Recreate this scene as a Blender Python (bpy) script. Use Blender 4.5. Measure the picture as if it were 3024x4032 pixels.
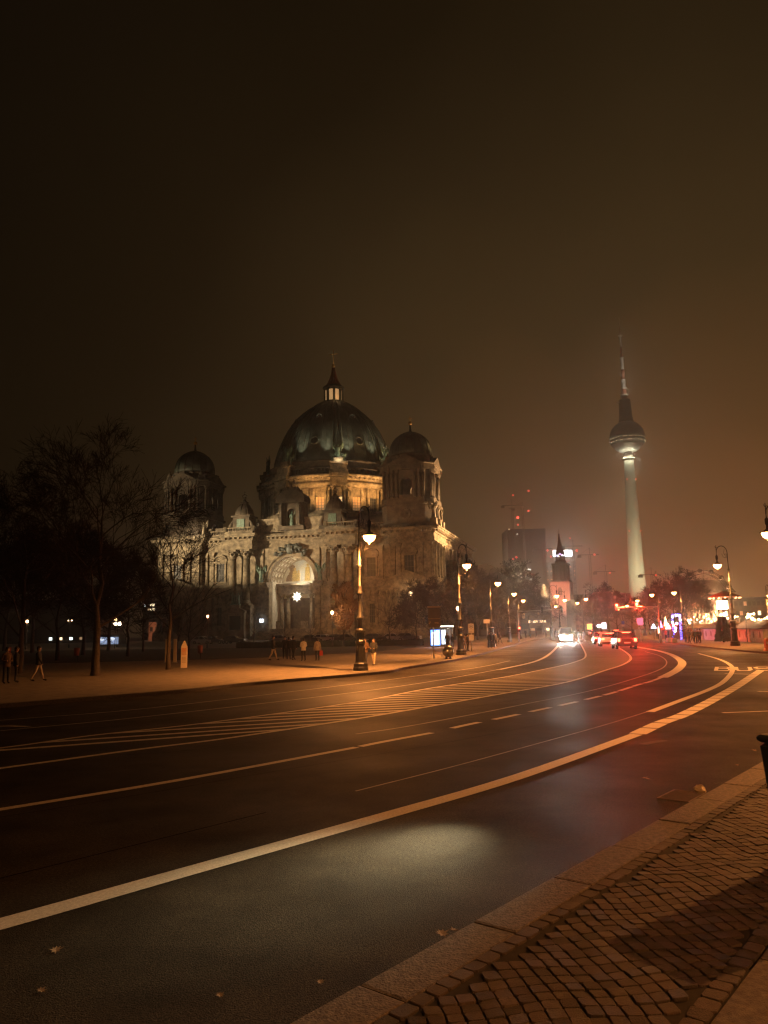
import bpy, math, random
from mathutils import Vector, Matrix
from math import sin, cos, pi, radians, atan2, sqrt
random.seed(7)
for o in list(bpy.data.objects): bpy.data.objects.remove(o)
SC = bpy.context.scene
COL = SC.collection
# tuning of the light strengths
KF, KL, KR, KH, KB, KT, KP = 1.6, 10.5, 5.0, 3.4, 0.6, 0.15, 3.6
HD, HG = 0.0007, 0.86

# ---------------------------------------------------------------- camera
CAMH = 2.0
PITCH = math.atan((2485-2016)/3000); ROLL = radians(1.0)
_fw = Vector((0, cos(PITCH), sin(PITCH))); _rt = Vector((1, 0, 0)); _up = Vector((0, -sin(PITCH), cos(PITCH)))
RT = _rt*cos(ROLL) - _up*sin(ROLL); UP = _up*cos(ROLL) + _rt*sin(ROLL)
cd = bpy.data.cameras.new('camera'); cam = bpy.data.objects.new('camera', cd); COL.objects.link(cam)
cd.sensor_fit = 'HORIZONTAL'; cd.sensor_width = 36; cd.lens = 36*3000/3024
cd.clip_start = 0.05; cd.clip_end = 5000
m = Matrix.Identity(3); m.col[0] = RT; m.col[1] = UP; m.col[2] = -_fw
cam.matrix_world = Matrix.Translation((0, 0, CAMH)) @ m.to_4x4()
SC.camera = cam

def ray(px, py): return _fw*3000 + RT*(px-1512) + UP*(2016-py)
def G(px, py, z=0.0):
    """where a sight line of the photo meets the ground (used to survey real positions)"""
    d = ray(px, py); p = Vector((0, 0, CAMH)) + d*((z-CAMH)/d.z); return p
def P(px, py, Y):
    d = ray(px, py); return Vector((0, 0, CAMH)) + d*(Y/d.y)

# ---------------------------------------------------------------- world: light polluted night sky
w = bpy.data.worlds.new("World"); SC.world = w; w.use_nodes = True
nt = w.node_tree; nt.nodes.clear()
out = nt.nodes.new('ShaderNodeOutputWorld'); bg = nt.nodes.new('ShaderNodeBackground')
tc = nt.nodes.new('ShaderNodeTexCoord')
dt = nt.nodes.new('ShaderNodeVectorMath'); dt.operation = 'DOT_PRODUCT'
gd = Vector((sin(radians(24)), cos(radians(24)), 0.0)); dt.inputs[1].default_value = gd
nt.links.new(tc.outputs['Generated'], dt.inputs[0])
noi = nt.nodes.new('ShaderNodeTexNoise'); noi.inputs['Scale'].default_value = 3.4; noi.inputs['Detail'].default_value = 5
nt.links.new(tc.outputs['Generated'], noi.inputs['Vector'])
ma = nt.nodes.new('ShaderNodeMath'); ma.operation = 'MULTIPLY_ADD'; ma.inputs[1].default_value = 0.12
sc_ = nt.nodes.new('ShaderNodeMath'); sc_.operation = 'MULTIPLY'; sc_.inputs[1].default_value = 0.9
nt.links.new(dt.outputs['Value'], sc_.inputs[0]); nt.links.new(noi.outputs['Fac'], ma.inputs[0]); nt.links.new(sc_.outputs[0], ma.inputs[2])
rp = nt.nodes.new('ShaderNodeValToRGB'); cr = rp.color_ramp
cr.elements[0].position = 0.50; cr.elements[0].color = (0.0050, 0.0030, 0.0013, 1)
cr.elements[1].position = 0.985; cr.elements[1].color = (0.22, 0.088, 0.026, 1)
for p_, c_ in ((0.69, (0.0110, 0.0064, 0.0023, 1)), (0.78, (0.025, 0.0148, 0.0054, 1)), (0.87, (0.048, 0.028, 0.0098, 1)), (0.93, (0.105, 0.050, 0.0155, 1))):
    e = cr.elements.new(p_); e.color = c_
nt.links.new(ma.outputs[0], rp.inputs[0]); nt.links.new(rp.outputs['Color'], bg.inputs['Color'])
bg.inputs['Strength'].default_value = 1.0
nt.links.new(bg.outputs[0], out.inputs['Surface'])
SC.view_settings.view_transform = 'Standard'; SC.view_settings.look = 'None'
SC.view_settings.exposure = 0.0; SC.view_settings.gamma = 1.0
SC.cycles.use_denoising = True; SC.cycles.use_adaptive_sampling = False; SC.cycles.filter_width = 1.3
SC.cycles.max_bounces = 5; SC.cycles.volume_bounces = 1; SC.cycles.diffuse_bounces = 2; SC.cycles.glossy_bounces = 2
SC.cycles.transmission_bounces = 3; SC.cycles.transparent_max_bounces = 6
SC.cycles.caustics_reflective = False; SC.cycles.caustics_refractive = False
SC.cycles.sample_clamp_indirect = 1.5; SC.cycles.sample_clamp_direct = 0.0

# ---------------------------------------------------------------- materials
MATS = {}
def mat(name, col, rough=0.7, metal=0.0, var=0.0, scale=3.0, col2=None, bump=0.0, bscale=30.0, spec=0.5, coord='Object'):
    if name in MATS: return MATS[name]
    m_ = bpy.data.materials.new(name); m_.use_nodes = True; t = m_.node_tree; b = t.nodes['Principled BSDF']
    b.inputs['Base Color'].default_value = (*col, 1); b.inputs['Roughness'].default_value = rough
    b.inputs['Metallic'].default_value = metal; b.inputs['Specular IOR Level'].default_value = spec
    c = t.nodes.new('ShaderNodeTexCoord')
    n = t.nodes.new('ShaderNodeTexNoise'); n.inputs['Scale'].default_value = scale; n.inputs['Detail'].default_value = 6
    n.inputs['Roughness'].default_value = 0.65
    t.links.new(c.outputs[coord], n.inputs['Vector'])
    r = t.nodes.new('ShaderNodeValToRGB')
    c2 = col2 or tuple(x*(1-var) for x in col); c1 = col if col2 else tuple(min(1, x*(1+var)) for x in col)
    r.color_ramp.elements[0].position = 0.35; r.color_ramp.elements[0].color = (*c2, 1)
    r.color_ramp.elements[1].position = 0.65; r.color_ramp.elements[1].color = (*c1, 1)
    t.links.new(n.outputs['Fac'], r.inputs[0]); t.links.new(r.outputs[0], b.inputs['Base Color'])
    if bump:
        n2 = t.nodes.new('ShaderNodeTexNoise'); n2.inputs['Scale'].default_value = bscale; n2.inputs['Detail'].default_value = 4
        t.links.new(c.outputs[coord], n2.inputs['Vector'])
        bp = t.nodes.new('ShaderNodeBump'); bp.inputs['Strength'].default_value = bump; bp.inputs['Distance'].default_value = 0.02
        t.links.new(n2.outputs['Fac'], bp.inputs['Height']); t.links.new(bp.outputs[0], b.inputs['Normal'])
    MATS[name] = m_; return m_
def emi(name, col, s, sample=False):
    if name in MATS: return MATS[name]
    m_ = bpy.data.materials.new(name); m_.use_nodes = True; b = m_.node_tree.nodes['Principled BSDF']
    b.inputs['Base Color'].default_value = (*[x*0.5 for x in col], 1)
    b.inputs['Emission Color'].default_value = (*col, 1); b.inputs['Emission Strength'].default_value = s
    m_.cycles.emission_sampling = 'AUTO' if sample else 'NONE'
    MATS[name] = m_; return m_
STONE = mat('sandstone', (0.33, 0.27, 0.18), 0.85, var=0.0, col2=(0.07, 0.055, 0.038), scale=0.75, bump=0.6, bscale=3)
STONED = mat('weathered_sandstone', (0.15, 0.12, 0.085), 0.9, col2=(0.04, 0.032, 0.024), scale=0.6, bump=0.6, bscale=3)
GRANITE = mat('dark_granite', (0.10, 0.095, 0.085), 0.6, var=0.3, scale=1.5)
COPPER = mat('patinated_copper', (0.10, 0.115, 0.09), 0.55, col2=(0.030, 0.034, 0.027), scale=0.5, bump=0.4, bscale=2)
BRONZE = mat('green_bronze', (0.16, 0.28, 0.22), 0.55, col2=(0.05, 0.08, 0.06), scale=2, bump=0.5, bscale=6)
GOLD = mat('gilding', (0.85, 0.55, 0.2), 0.35, 1.0)
GLASSD = mat('dark_window_glass', (0.03, 0.032, 0.035), 0.15, var=0.2)
IRON = mat('dark_cast_iron', (0.035, 0.035, 0.033), 0.45, var=0.25, scale=8, bump=0.3, bscale=30)
STEEL = mat('galvanised_steel', (0.35, 0.34, 0.32), 0.45, 0.6, var=0.2, scale=6)
BARK = mat('bark', (0.055, 0.042, 0.032), 0.9, var=0.4, scale=9, bump=0.8, bscale=25)
TWIG = mat('twigs', (0.028, 0.021, 0.016), 0.9, var=0.35, scale=1.5)
CONC = mat('concrete', (0.42, 0.42, 0.38), 0.85, var=0.12, scale=0.15)
BLACKP = mat('black_plastic', (0.02, 0.02, 0.02), 0.5)
RUBBER = mat('tyre_rubber', (0.015, 0.015, 0.015), 0.8)
WHITEP = mat('white_painted_metal', (0.7, 0.7, 0.68), 0.45, var=0.05)

# ---------------------------------------------------------------- mesh builder
class MB:
    def __init__(s): s.v = []; s.f = []; s.sm = []; s.mi = []; s.M = Matrix.Identity(4); s.cm = 0
    def add(s, vs, fs, smooth=False):
        b = len(s.v); M = s.M
        s.v += [tuple(M @ Vector(p)) for p in vs]; s.f += [tuple(b+i for i in f) for f in fs]
        s.sm += [smooth]*len(fs); s.mi += [s.cm]*len(fs); return s
    def box(s, x0, x1, y0, y1, z0, z1, bev=0.0, taper=0.0):
        if x0 > x1: x0, x1 = x1, x0
        if y0 > y1: y0, y1 = y1, y0
        t = taper
        if bev <= 0:
            vs = [(x0, y0, z0), (x1, y0, z0), (x1, y1, z0), (x0, y1, z0), (x0+t, y0+t, z1), (x1-t, y0+t, z1), (x1-t, y1-t, z1), (x0+t, y1-t, z1)]
            return s.add(vs, [(3, 2, 1, 0), (4, 5, 6, 7), (0, 1, 5, 4), (1, 2, 6, 5), (2, 3, 7, 6), (3, 0, 4, 7)])
        b = bev
        poly = [(x0+b, y0), (x1-b, y0), (x1, y0+b), (x1, y1-b), (x1-b, y1), (x0+b, y1), (x0, y1-b), (x0, y0+b)]
        cx, cy = (x0+x1)/2, (y0+y1)/2
        def ins(k): return [(cx+(p[0]-cx)*(1-2*k/(x1-x0)), cy+(p[1]-cy)*(1-2*k/(y1-y0))) for p in poly]
        rings = [(ins(b), z0), (poly, z0+b), (poly, z1-b), (ins(b), z1)]
        vs = [(x, y, z) for pl, z in rings for x, y in pl]; fs = [tuple(range(7, -1, -1)), tuple(range(24, 32))]
        for k in range(3):
            for i in range(8): fs.append((k*8+i, k*8+(i+1) % 8, k*8+8+(i+1) % 8, k*8+8+i))
        return s.add(vs, fs)
    def lathe(s, prof, n=24, cx=0, cy=0, smooth=True, a0=0.0, sq=None):
        """prof: list of (r,z) from bottom to top"""
        vs = []; fs = []
        for r, z in prof:
            for i in range(n):
                a = a0+2*pi*i/n; k = 1.0
                vs.append((cx+r*k*cos(a), cy+r*k*sin(a), z))
        for j in range(len(prof)-1):
            for i in range(n): fs.append((j*n+i, j*n+(i+1) % n, (j+1)*n+(i+1) % n, (j+1)*n+i))
        s.add(vs, fs, smooth)
        b = len(s.v)-len(vs)
        s.f += [tuple(b+i for i in range(n-1, -1, -1)), tuple(b+(len(prof)-1)*n+i for i in range(n))]
        s.sm += [False, False]; s.mi += [s.cm]*2; return s
    def tube(s, pts, rad, n=6, caps=True, smooth=True):
        pts = [Vector(p) for p in pts]
        if not isinstance(rad, (list, tuple)): rad = [rad]*len(pts)
        vs = []; fs = []; ref = None
        for i, p in enumerate(pts):
            d = (pts[min(i+1, len(pts)-1)]-pts[max(i-1, 0)])
            if d.length < 1e-9: d = Vector((0, 0, 1))
            d.normalize()
            if ref is None: ref = Vector((1, 0, 0)) if abs(d.x) < 0.8 else Vector((0, 1, 0))
            a = (ref-d*ref.dot(d)).normalized(); b = d.cross(a); ref = a
            for k in range(n):
                t = 2*pi*k/n; q = p+(a*cos(t)+b*sin(t))*rad[i]; vs.append(tuple(q))
        for j in range(len(pts)-1):
            for i in range(n): fs.append((j*n+i, j*n+(i+1) % n, (j+1)*n+(i+1) % n, (j+1)*n+i))
        if caps: fs += [tuple(range(n-1, -1, -1)), tuple((len(pts)-1)*n+i for i in range(n))]
        return s.add(vs, fs, smooth)
    def prism(s, poly, z0, z1):
        n = len(poly); vs = [(x, y, z0) for x, y in poly]+[(x, y, z1) for x, y in poly]
        fs = [tuple(range(n-1, -1, -1)), tuple(range(n, 2*n))]+[(i, (i+1) % n, n+(i+1) % n, n+i) for i in range(n)]
        return s.add(vs, fs)
    def prismy(s, poly, y0, y1):
        """poly in x,z extruded along y"""
        n = len(poly); vs = [(x, y0, z) for x, z in poly]+[(x, y1, z) for x, z in poly]
        fs = [tuple(range(n)), tuple(range(2*n-1, n-1, -1))]+[((i+1) % n, i, n+i, n+(i+1) % n) for i in range(n)]
        return s.add(vs, fs)
    def ell(s, c, r, n=12, m_=8, z0=-1.0, z1=1.0):
        a0, a1 = math.asin(max(-1, z0)), math.asin(min(1, z1)); pr = []
        for j in range(m_+1):
            a = a0+(a1-a0)*j/m_; pr.append((max(1e-3, cos(a)), sin(a)))
        M0 = s.M; s.M = M0 @ Matrix.Translation(c) @ Matrix.Diagonal((r[0], r[1], r[2], 1)); s.lathe(pr, n); s.M = M0; return s
    def archwall(s, x0, x1, z0, z1, r, cx, zs, y0, y1, n=16, zb=None):
        """wall x0..x1, z0..z1, thickness y0..y1, opening half width r centred cx, springing zs, from zb (default z0)"""
        if zb is None: zb = z0
        s.box(x0, cx-r, y0, y1, z0, z1); s.box(cx+r, x1, y0, y1, z0, z1)
        if zb > z0+1e-6: s.box(cx-r, cx+r, y0, y1, z0, zb)
        pts = [(cx-r*cos(pi*i/n), zs+r*sin(pi*i/n)) for i in range(n+1)]
        for i in range(n):
            a, b = pts[i], pts[i+1]
            s.prismy([a, b, (b[0], z1), (a[0], z1)], y0, y1)
        return s
    def build(s, name, mats, parent=None, label=None):
        me = bpy.data.meshes.new(name); me.from_pydata(s.v, [], s.f); me.update()
        if any(s.sm): me.polygons.foreach_set('use_smooth', s.sm)
        if not isinstance(mats, (list, tuple)): mats = [mats]
        for x in mats: me.materials.append(x)
        if len(mats) > 1: me.polygons.foreach_set('material_index', s.mi)
        o = bpy.data.objects.new(name, me); COL.objects.link(o)
        if parent is not None: o.parent = parent
        if label: o['label'] = label
        return o
def tag(o, label=None, cat=None, group=None, kind=None):
    if label: o['label'] = label
    if cat: o['category'] = cat
    if group: o['group'] = group
    if kind: o['kind'] = kind
    return o
def thing(name, label, cat, loc=(0, 0, 0), rz=0.0, group=None):
    o = bpy.data.objects.new(name, None); COL.objects.link(o); o.location = loc; o.rotation_euler = (0, 0, rz)
    o.empty_display_size = 0.2
    return tag(o, label, cat, group)
def copy_tree(o, parent=None):
    c = o.copy(); COL.objects.link(c); c.parent = parent
    for ch in list(o.children): copy_tree(ch, c)
    return c
def light(kind, loc, energy, col, r=0.05, aim=None, size=60, blend=0.5, parent=None, big=False):
    if not big: r = min(r, .06)
    ld = bpy.data.lights.new('lamp_light', kind); ld.energy = energy; ld.color = col; ld.shadow_soft_size = r
    o = bpy.data.objects.new('lamp_light', ld); COL.objects.link(o); o.location = loc
    if kind == 'SPOT': ld.spot_size = radians(size); ld.spot_blend = blend
    if aim is not None: o.rotation_euler = (Vector(aim)-Vector(loc)).to_track_quat('-Z', 'Y').to_euler()
    if parent is not None: o.parent = parent
    return o
WARM = (1.0, 0.34, 0.075)
# ================================================================ SETTING: ground, road, pavements
def sheet(name, poly, z, m_, thick=0.0):
    b = MB()
    if thick: b.prism(poly, z-thick, z)
    else: b.add([(x, y, z) for x, y in poly], [tuple(range(len(poly)))])
    o = b.build(name, m_); o['kind'] = 'structure'; return o
def ccw(poly):
    a = sum(poly[i][0]*poly[(i+1) % len(poly)][1]-poly[(i+1) % len(poly)][0]*poly[i][1] for i in range(len(poly)))
    return poly if a > 0 else poly[::-1]
def smoothpts(pts, k=6):
    """Catmull-Rom through surveyed points"""
    pts = [Vector(p) for p in pts]; res = []
    P0 = [pts[0]*2-pts[1]]+pts+[pts[-1]*2-pts[-2]]
    for i in range(1, len(P0)-2):
        a, b, c, d = P0[i-1:i+3]
        for j in range(k):
            t = j/k
            res.append(0.5*((2*b)+(c-a)*t+(2*a-5*b+4*c-d)*t*t+(3*b-a-3*c+d)*t**3))
    res.append(pts[-1]); return res
def gl(pxs): return [G(x, y).xy for x, y in pxs]

ASPH = mat('damp_asphalt', (0.042, 0.037, 0.030), 0.5, col2=(0.018, 0.0158, 0.013), scale=0.9, bump=0.7, bscale=90, spec=0.035)
t = ASPH.node_tree; b_ = t.nodes['Principled BSDF']
tcn = [n for n in t.nodes if n.type == 'TEX_COORD'][0]
nn = t.nodes.new('ShaderNodeTexNoise'); nn.inputs['Scale'].default_value = 38; nn.inputs['Detail'].default_value = 5; nn.inputs['Roughness'].default_value = 0.9
t.links.new(tcn.outputs['Object'], nn.inputs['Vector'])
mx = t.nodes.new('ShaderNodeMix'); mx.data_type = 'RGBA'; mx.blend_type = 'MULTIPLY'; mx.inputs[0].default_value = 1.0
rr = t.nodes.new('ShaderNodeValToRGB'); rr.color_ramp.elements[0].position = 0.38; rr.color_ramp.elements[0].color = (0.25, 0.25, 0.25, 1)
rr.color_ramp.elements[1].position = 0.66; rr.color_ramp.elements[1].color = (2.1, 2.0, 1.8, 1)
src = b_.inputs['Base Color'].links[0].from_socket
t.links.new(nn.outputs['Fac'], rr.inputs[0]); t.links.new(src, mx.inputs[6]); t.links.new(rr.outputs[0], mx.inputs[7])
t.links.new(mx.outputs[2], b_.inputs['Base Color'])
nr = t.nodes.new('ShaderNodeTexNoise'); nr.inputs['Scale'].default_value = 0.35; nr.inputs['Detail'].default_value = 5
t.links.new(tcn.outputs['Object'], nr.inputs['Vector'])
mr = t.nodes.new('ShaderNodeMapRange'); mr.inputs[1].default_value = 0.3; mr.inputs[2].default_value = 0.7; mr.inputs[3].default_value = 0.46; mr.inputs[4].default_value = 0.66
t.links.new(nr.outputs['Fac'], mr.inputs[0]); t.links.new(mr.outputs[0], b_.inputs['Roughness'])

sheet('ground', [(-680, -80), (880, -80), (880, 1280), (-680, 1280)], -0.05, mat('city_ground', (0.06, 0.055, 0.045), 0.9, var=0.3, scale=0.05))
sheet('road', [(-60, -30), (160, -30), (160, 420), (-60, 420)], 0.0, ASPH)

# far pavement (left of the road) and its kerb
FK = gl([(-900, 2877), (-300, 2818), (0, 2789), (350, 2760), (729, 2728), (1003, 2698), (1512, 2653), (1596, 2636), (1792, 2603), (1919, 2572), (2036, 2538), (2134, 2514), (2200, 2502)])
FK = smoothpts([p.to_3d() for p in FK], 4); FKx = [(p.x, p.y) for p in FK]
PAVE = mat('gravel_paving', (0.20, 0.17, 0.13), 0.9, col2=(0.12, 0.10, 0.075), scale=3.0, bump=0.6, bscale=60)
far = FKx+[(60, 420), (-300, 420), (-300, FKx[0][1])]
def off(path, d):
    res = []
    for i, p in enumerate(path):
        a = Vector(path[max(0, i-1)]); b = Vector(path[min(len(path)-1, i+1)]); t_ = (b-a).normalized(); n = Vector((-t_.y, t_.x)); res.append((p[0]+n.x*d, p[1]+n.y*d))
    return res
FKi = off(FKx, 0.3)
sheet('plaza_pavement', ccw(FKi+[(60, 420), (-300, 420), (-300, FKi[0][1])]), 0.12, PAVE, 0.2)
KERB = mat('granite_kerb', (0.15, 0.12, 0.095), 0.75, col2=(0.055, 0.045, 0.036), scale=24, bump=0.6, bscale=60)
def ribbon(name, path, wid, z, m_, side=0, thick=0.0, kind='structure', joint=None):
    """strip along path; side 0 centred, else from path to path+wid to the left"""
    a = off(path, -wid/2) if side == 0 else path; c = off(path, wid/2) if side == 0 else off(path, wid*side)
    b = MB(); n = len(path); vs = []; fs = []
    zb = z-thick
    for i in range(n): vs += [(a[i][0], a[i][1], z), (c[i][0], c[i][1], z)]
    for i in range(n-1): fs.append((2*i, 2*i+2, 2*i+3, 2*i+1))
    if thick:
        o_ = len(vs)
        for i in range(n): vs += [(a[i][0], a[i][1], zb), (c[i][0], c[i][1], zb)]
        for i in range(n-1): fs += [(2*i, o_+2*i, o_+2*i+2, 2*i+2), (2*i+1, 2*i+3, o_+2*i+3, o_+2*i+1)]
    b.add(vs, fs); o = b.build(name, m_); o['kind'] = kind; return o
ribbon('far_kerb', FKx, 0.297, 0.123, KERB, 1, 0.2)

# lawn behind the pavement and a path across it
GRASS = mat('winter_lawn', (0.035, 0.042, 0.02), 0.95, var=0.4, scale=1.2, bump=0.8, bscale=20)
lawn = [G(-900, 2640).xy, G(-100, 2625).xy, G(600, 2608).xy, G(1000, 2597).xy, G(1480, 2571).xy, G(1640, 2553).xy, G(1640, 2541).xy, G(900, 2556).xy, G(-900, 2580).xy]
sheet('lawn', ccw([tuple(p) for p in lawn]), 0.14, GRASS, 0.03)
rp_ = gl([(2528, 2517), (2663, 2536.5), (2851, 2559), (3120, 2583), (3400, 2605)])
rpx = [(p.x, p.y) for p in smoothpts([q.to_3d() for q in rp_], 4)]
sheet('market_pavement', ccw(off(rpx, 0.25)+[(150, rpx[-1][1]), (150, 420), (95, 420)]), 0.12, PAVE, 0.2)
ribbon('market_kerb', rpx, 0.247, 0.123, KERB, 1, 0.2)

# near pavement: kerb stones, cobbles, slabs
KO = [G(*p, 0.12).xy for p in [(900, 4145), (1139, 4016), (1512, 3822), (2059, 3524), (2514, 3273), (2788, 3128), (3006, 2989), (3300, 2800)]]
KI = [G(*p, 0.12).xy for p in [(1100, 4190), (1290, 4085), (1512, 3966), (1877, 3756), (2332, 3456), (2606, 3314), (2861, 3164), (3024, 3055), (3340, 2840)]]
def fitline(a):
    n = len(a); mx_ = sum(p.x for p in a)/n; my = sum(p.y for p in a)/n
    sxy = sum((p.x-mx_)*(p.y-my) for p in a); syy = sum((p.y-my)**2 for p in a); k = sxy/syy
    return lambda y: mx_+k*(y-my), k
fo, ko = fitline(KO[1:7]); fi, ki = fitline(KI[1:8])
# kerb line direction
A0 = Vector((fo(1.0), 1.0)); B0 = Vector((fo(40.0), 40.0)); kd = (B0-A0).normalized(); kn = Vector((kd.y, -kd.x))  # kn points to the pavement
kw = (Vector((fi(8.0), 8.0))-Vector((fo(8.0), 8.0))).dot(kn)
GRAN = mat('granite_slab', (0.13, 0.105, 0.085), 0.8, col2=(0.06, 0.05, 0.04), scale=22, bump=0.4, bscale=120)
b = MB(); s_ = -3.0; rnd = random.Random(3)
while s_ < 42:
    L_ = rnd.uniform(0.9, 1.25); g = 0.006
    p = [A0+kd*(s_+g), A0+kd*(s_+L_-g), A0+kd*(s_+L_-g)+kn*kw, A0+kd*(s_+g)+kn*kw]
    q = 0.006; c_ = sum(p, Vector((0, 0)))/4; z1 = 0.12+rnd.uniform(-.003, .003)
    vs = [(x.x, x.y, -0.1) for x in p]+[(x.x, x.y, z1-q) for x in p]+[(x.x+(c_.x-x.x)*0.03, x.y+(c_.y-x.y)*0.03, z1) for x in p]
    b.add(vs, [(3, 2, 1, 0), (8, 9, 10, 11)]+[(k*4+i, k*4+(i+1) % 4, k*4+4+(i+1) % 4, k*4+4+i) for k in (0, 1) for i in range(4)])
    s_ += L_
o = b.build('near_kerb', KERB); o['kind'] = 'structure'
c0 = A0+kn*kw
base = [c0+kd*-3, c0+kd*42, c0+kd*42+kn*30, c0+kd*-3+kn*30]
sheet('near_pavement_bed', ccw([tuple(p) for p in base]), 0.106, mat('joint_soil', (0.016, 0.012, 0.009), 0.95, var=0.4, scale=20), 0.2)
COBB = mat('granite_setts', (0.062, 0.052, 0.044), 0.72, var=0.2, scale=30, bump=0.5, bscale=120)
t = COBB.node_tree; bb = t.nodes['Principled BSDF']
vr = t.nodes.new('ShaderNodeObjectInfo')
at = t.nodes.new('ShaderNodeAttribute'); at.attribute_name = 'tone'
mx = t.nodes.new('ShaderNodeMix'); mx.data_type = 'RGBA'; mx.blend_type = 'MULTIPLY'; mx.inputs[0].default_value = 1.0
t.links.new(bb.inputs['Base Color'].links[0].from_socket, mx.inputs[6]); t.links.new(at.outputs['Color'], mx.inputs[7]); t.links.new(mx.outputs[2], bb.inputs['Base Color'])
slabA = G(2790, 4032, 0.12).xy; slabB = G(3024, 3725, 0.12).xy
sd = (slabB-slabA).normalized(); sn = Vector((sd.y, -sd.x))
def stones():
    b = MB(); tones = []; rnd = random.Random(11)
    def stone(p, t_):
        c = sum(p, Vector((0, 0)))/4; p = [c+(x-c)*0.935+Vector((rnd.uniform(-.006, .006), rnd.uniform(-.006, .006))) for x in p]
        # chamfer the corners
        q = []
        for i in range(4):
            a, d, e = p[i], p[i-1], p[(i+1) % 4]; k = rnd.uniform(.07, .17); q += [a+(d-a)*k, a+(e-a)*k]
        h = 0.12+rnd.uniform(-.004, .003); tx = rnd.uniform(-.03, .03); ty = rnd.uniform(-.03, .03)
        vs = []
        for sc, z in ((1.0, -0.045), (1.0, -0.007), (0.975, -0.002), (0.93, 0.0)):
            for x in q:
                r_ = (x-c)*sc; vs.append((c.x+r_.x, c.y+r_.y, h+z+r_.x*tx+r_.y*ty))
        fs = [tuple(range(24, 32))]+[(k*8+i, k*8+(i+1) % 8, k*8+8+(i+1) % 8, k*8+8+i) for k in range(3) for i in range(8)]
        b.add(vs, fs, False); tones.extend([t_]*len(fs))
    S = 0.098
    # one edge row along the kerb
    s_ = -2.0
    while s_ < 26:
        L_ = rnd.uniform(0.11, 0.17); o_ = c0+kd*s_
        stone([o_+kn*.005, o_+kd*L_+kn*.005, o_+kd*L_+kn*.11, o_+kn*.11], rnd.uniform(.6, 1.15)); s_ += L_
    # edge row along the slabs
    s_ = -1.5
    while s_ < 12:
        L_ = rnd.uniform(0.10, 0.14); o_ = slabA+sd*s_-sn*.125
        stone([o_, o_+kd.lerp(sd, 1)*L_, o_+sd*L_+sn*.115, o_+sn*.115], rnd.uniform(.6, 1.15)); s_ += L_
    # field laid diagonally
    d1 = (kd+kn*0.9).normalized(); d2 = Vector((-d1.y, d1.x))
    N = 150
    grid = {}
    for i in range(-N, N):
        for j in range(-N, N):
            grid[i, j] = None
    def pt(i, j):
        w_ = 0.02*sin(i*0.7+j*0.13)+0.015*sin(j*0.9-i*0.21); return c0+kd*6+d1*(i*S+0.02*sin(j*0.45)+w_*.4)+d2*(j*S*1.0+w_)
    for i in range(-N, N):
        for j in range(-N, N):
            c = pt(i+.5, j+.5); r_ = c-c0; u_ = r_.dot(kn); s2 = r_.dot(kd)
            if u_ < 0.165 or u_ > 6 or s2 < -1.0 or s2 > 15: continue
            if (c-slabA).dot(sn) > -0.16: continue
            if c.y < 1.2: continue
            stone([pt(i, j), pt(i+1, j), pt(i+1, j+1), pt(i, j+1)], rnd.choice((.55, .75, .9, 1.0, 1.1, 1.3))*rnd.uniform(.9, 1.1))
    o = b.build('cobbled_pavement', COBB); o['kind'] = 'structure'
    ca = o.data.attributes.new('tone', 'FLOAT_COLOR', 'FACE')
    ca.data.foreach_set('color', [x for t_ in tones for x in (t_, t_*random.Random(int(t_*1e6)).uniform(.88, 1.0), t_*.93, 1)])
stones()
b = MB()
for i in range(-6, 40):
    for j in range(0, 16):
        a = slabA+sd*(i*0.92)+sn*(j*0.92); g = 0.008
        if (a-c0).dot(kn) < 0.2: continue
        p = [a+sd*g+sn*g, a+sd*(.92-g)+sn*g, a+sd*(.92-g)+sn*(.92-g), a+sd*g+sn*(.92-g)]
        vs = [(x.x, x.y, 0.0) for x in p]+[(x.x, x.y, 0.118) for x in p]
        b.prism(ccw([tuple(x) for x in p]), 0.0, 0.122+random.uniform(-.002, .002))
o = b.build('paving_slabs', GRAN); o['kind'] = 'structure'

# road markings
PAINT = mat('road_paint', (0.60, 0.55, 0.46), 0.6, col2=(0.40, 0.36, 0.30), scale=38, bump=0.25, bscale=90)
PAINTW = mat('worn_road_paint', (0.36, 0.33, 0.28), 0.6, col2=(0.16, 0.145, 0.12), scale=2.5)
ZP = 0.004
def mark(name, pxs, wid, m_=PAINT, k=5, z=ZP):
    p = smoothpts([G(*q).xy.to_3d() for q in pxs], k); return ribbon(name, [(a.x, a.y) for a in p], wid, z, m_)
BA = [(-700, 3820), (0, 3640), (756, 3427), (1512, 3214), (2046, 3057), (2506, 2892)]
mark('lane_line', BA, 0.24)
BB = [(-700, 3300), (0, 3188), (711, 3071), (1403, 2943)]
mark('lane_line', BB, 0.15); mark('lane_line', [(1418, 2940), (1500, 2923), (1700, 2886)], 0.15)
def dash(name, a, c, wid, m_=PAINT): mark(name, [a, c], wid, m_, 1)
for c_, h_ in (((1836, 2855), 59), ((1995, 2823), 54), ((2129, 2794), 43), ((2237, 2771), 34), ((2335, 2748), 28), ((2403, 2731), 23), ((2462, 2713), 20), ((2511, 2697), 18), ((2553, 2686), 15), ((2590, 2672), 12)):
    pass
BBp = smoothpts([G(*q).xy.to_3d() for q in [(1703, 2886), (1836, 2855), (1995, 2823), (2129, 2794), (2237, 2771), (2335, 2748), (2403, 2731), (2462, 2713), (2511, 2697), (2553, 2686), (2585, 2675), (2614, 2664), (2640, 2652)]], 12)
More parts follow.
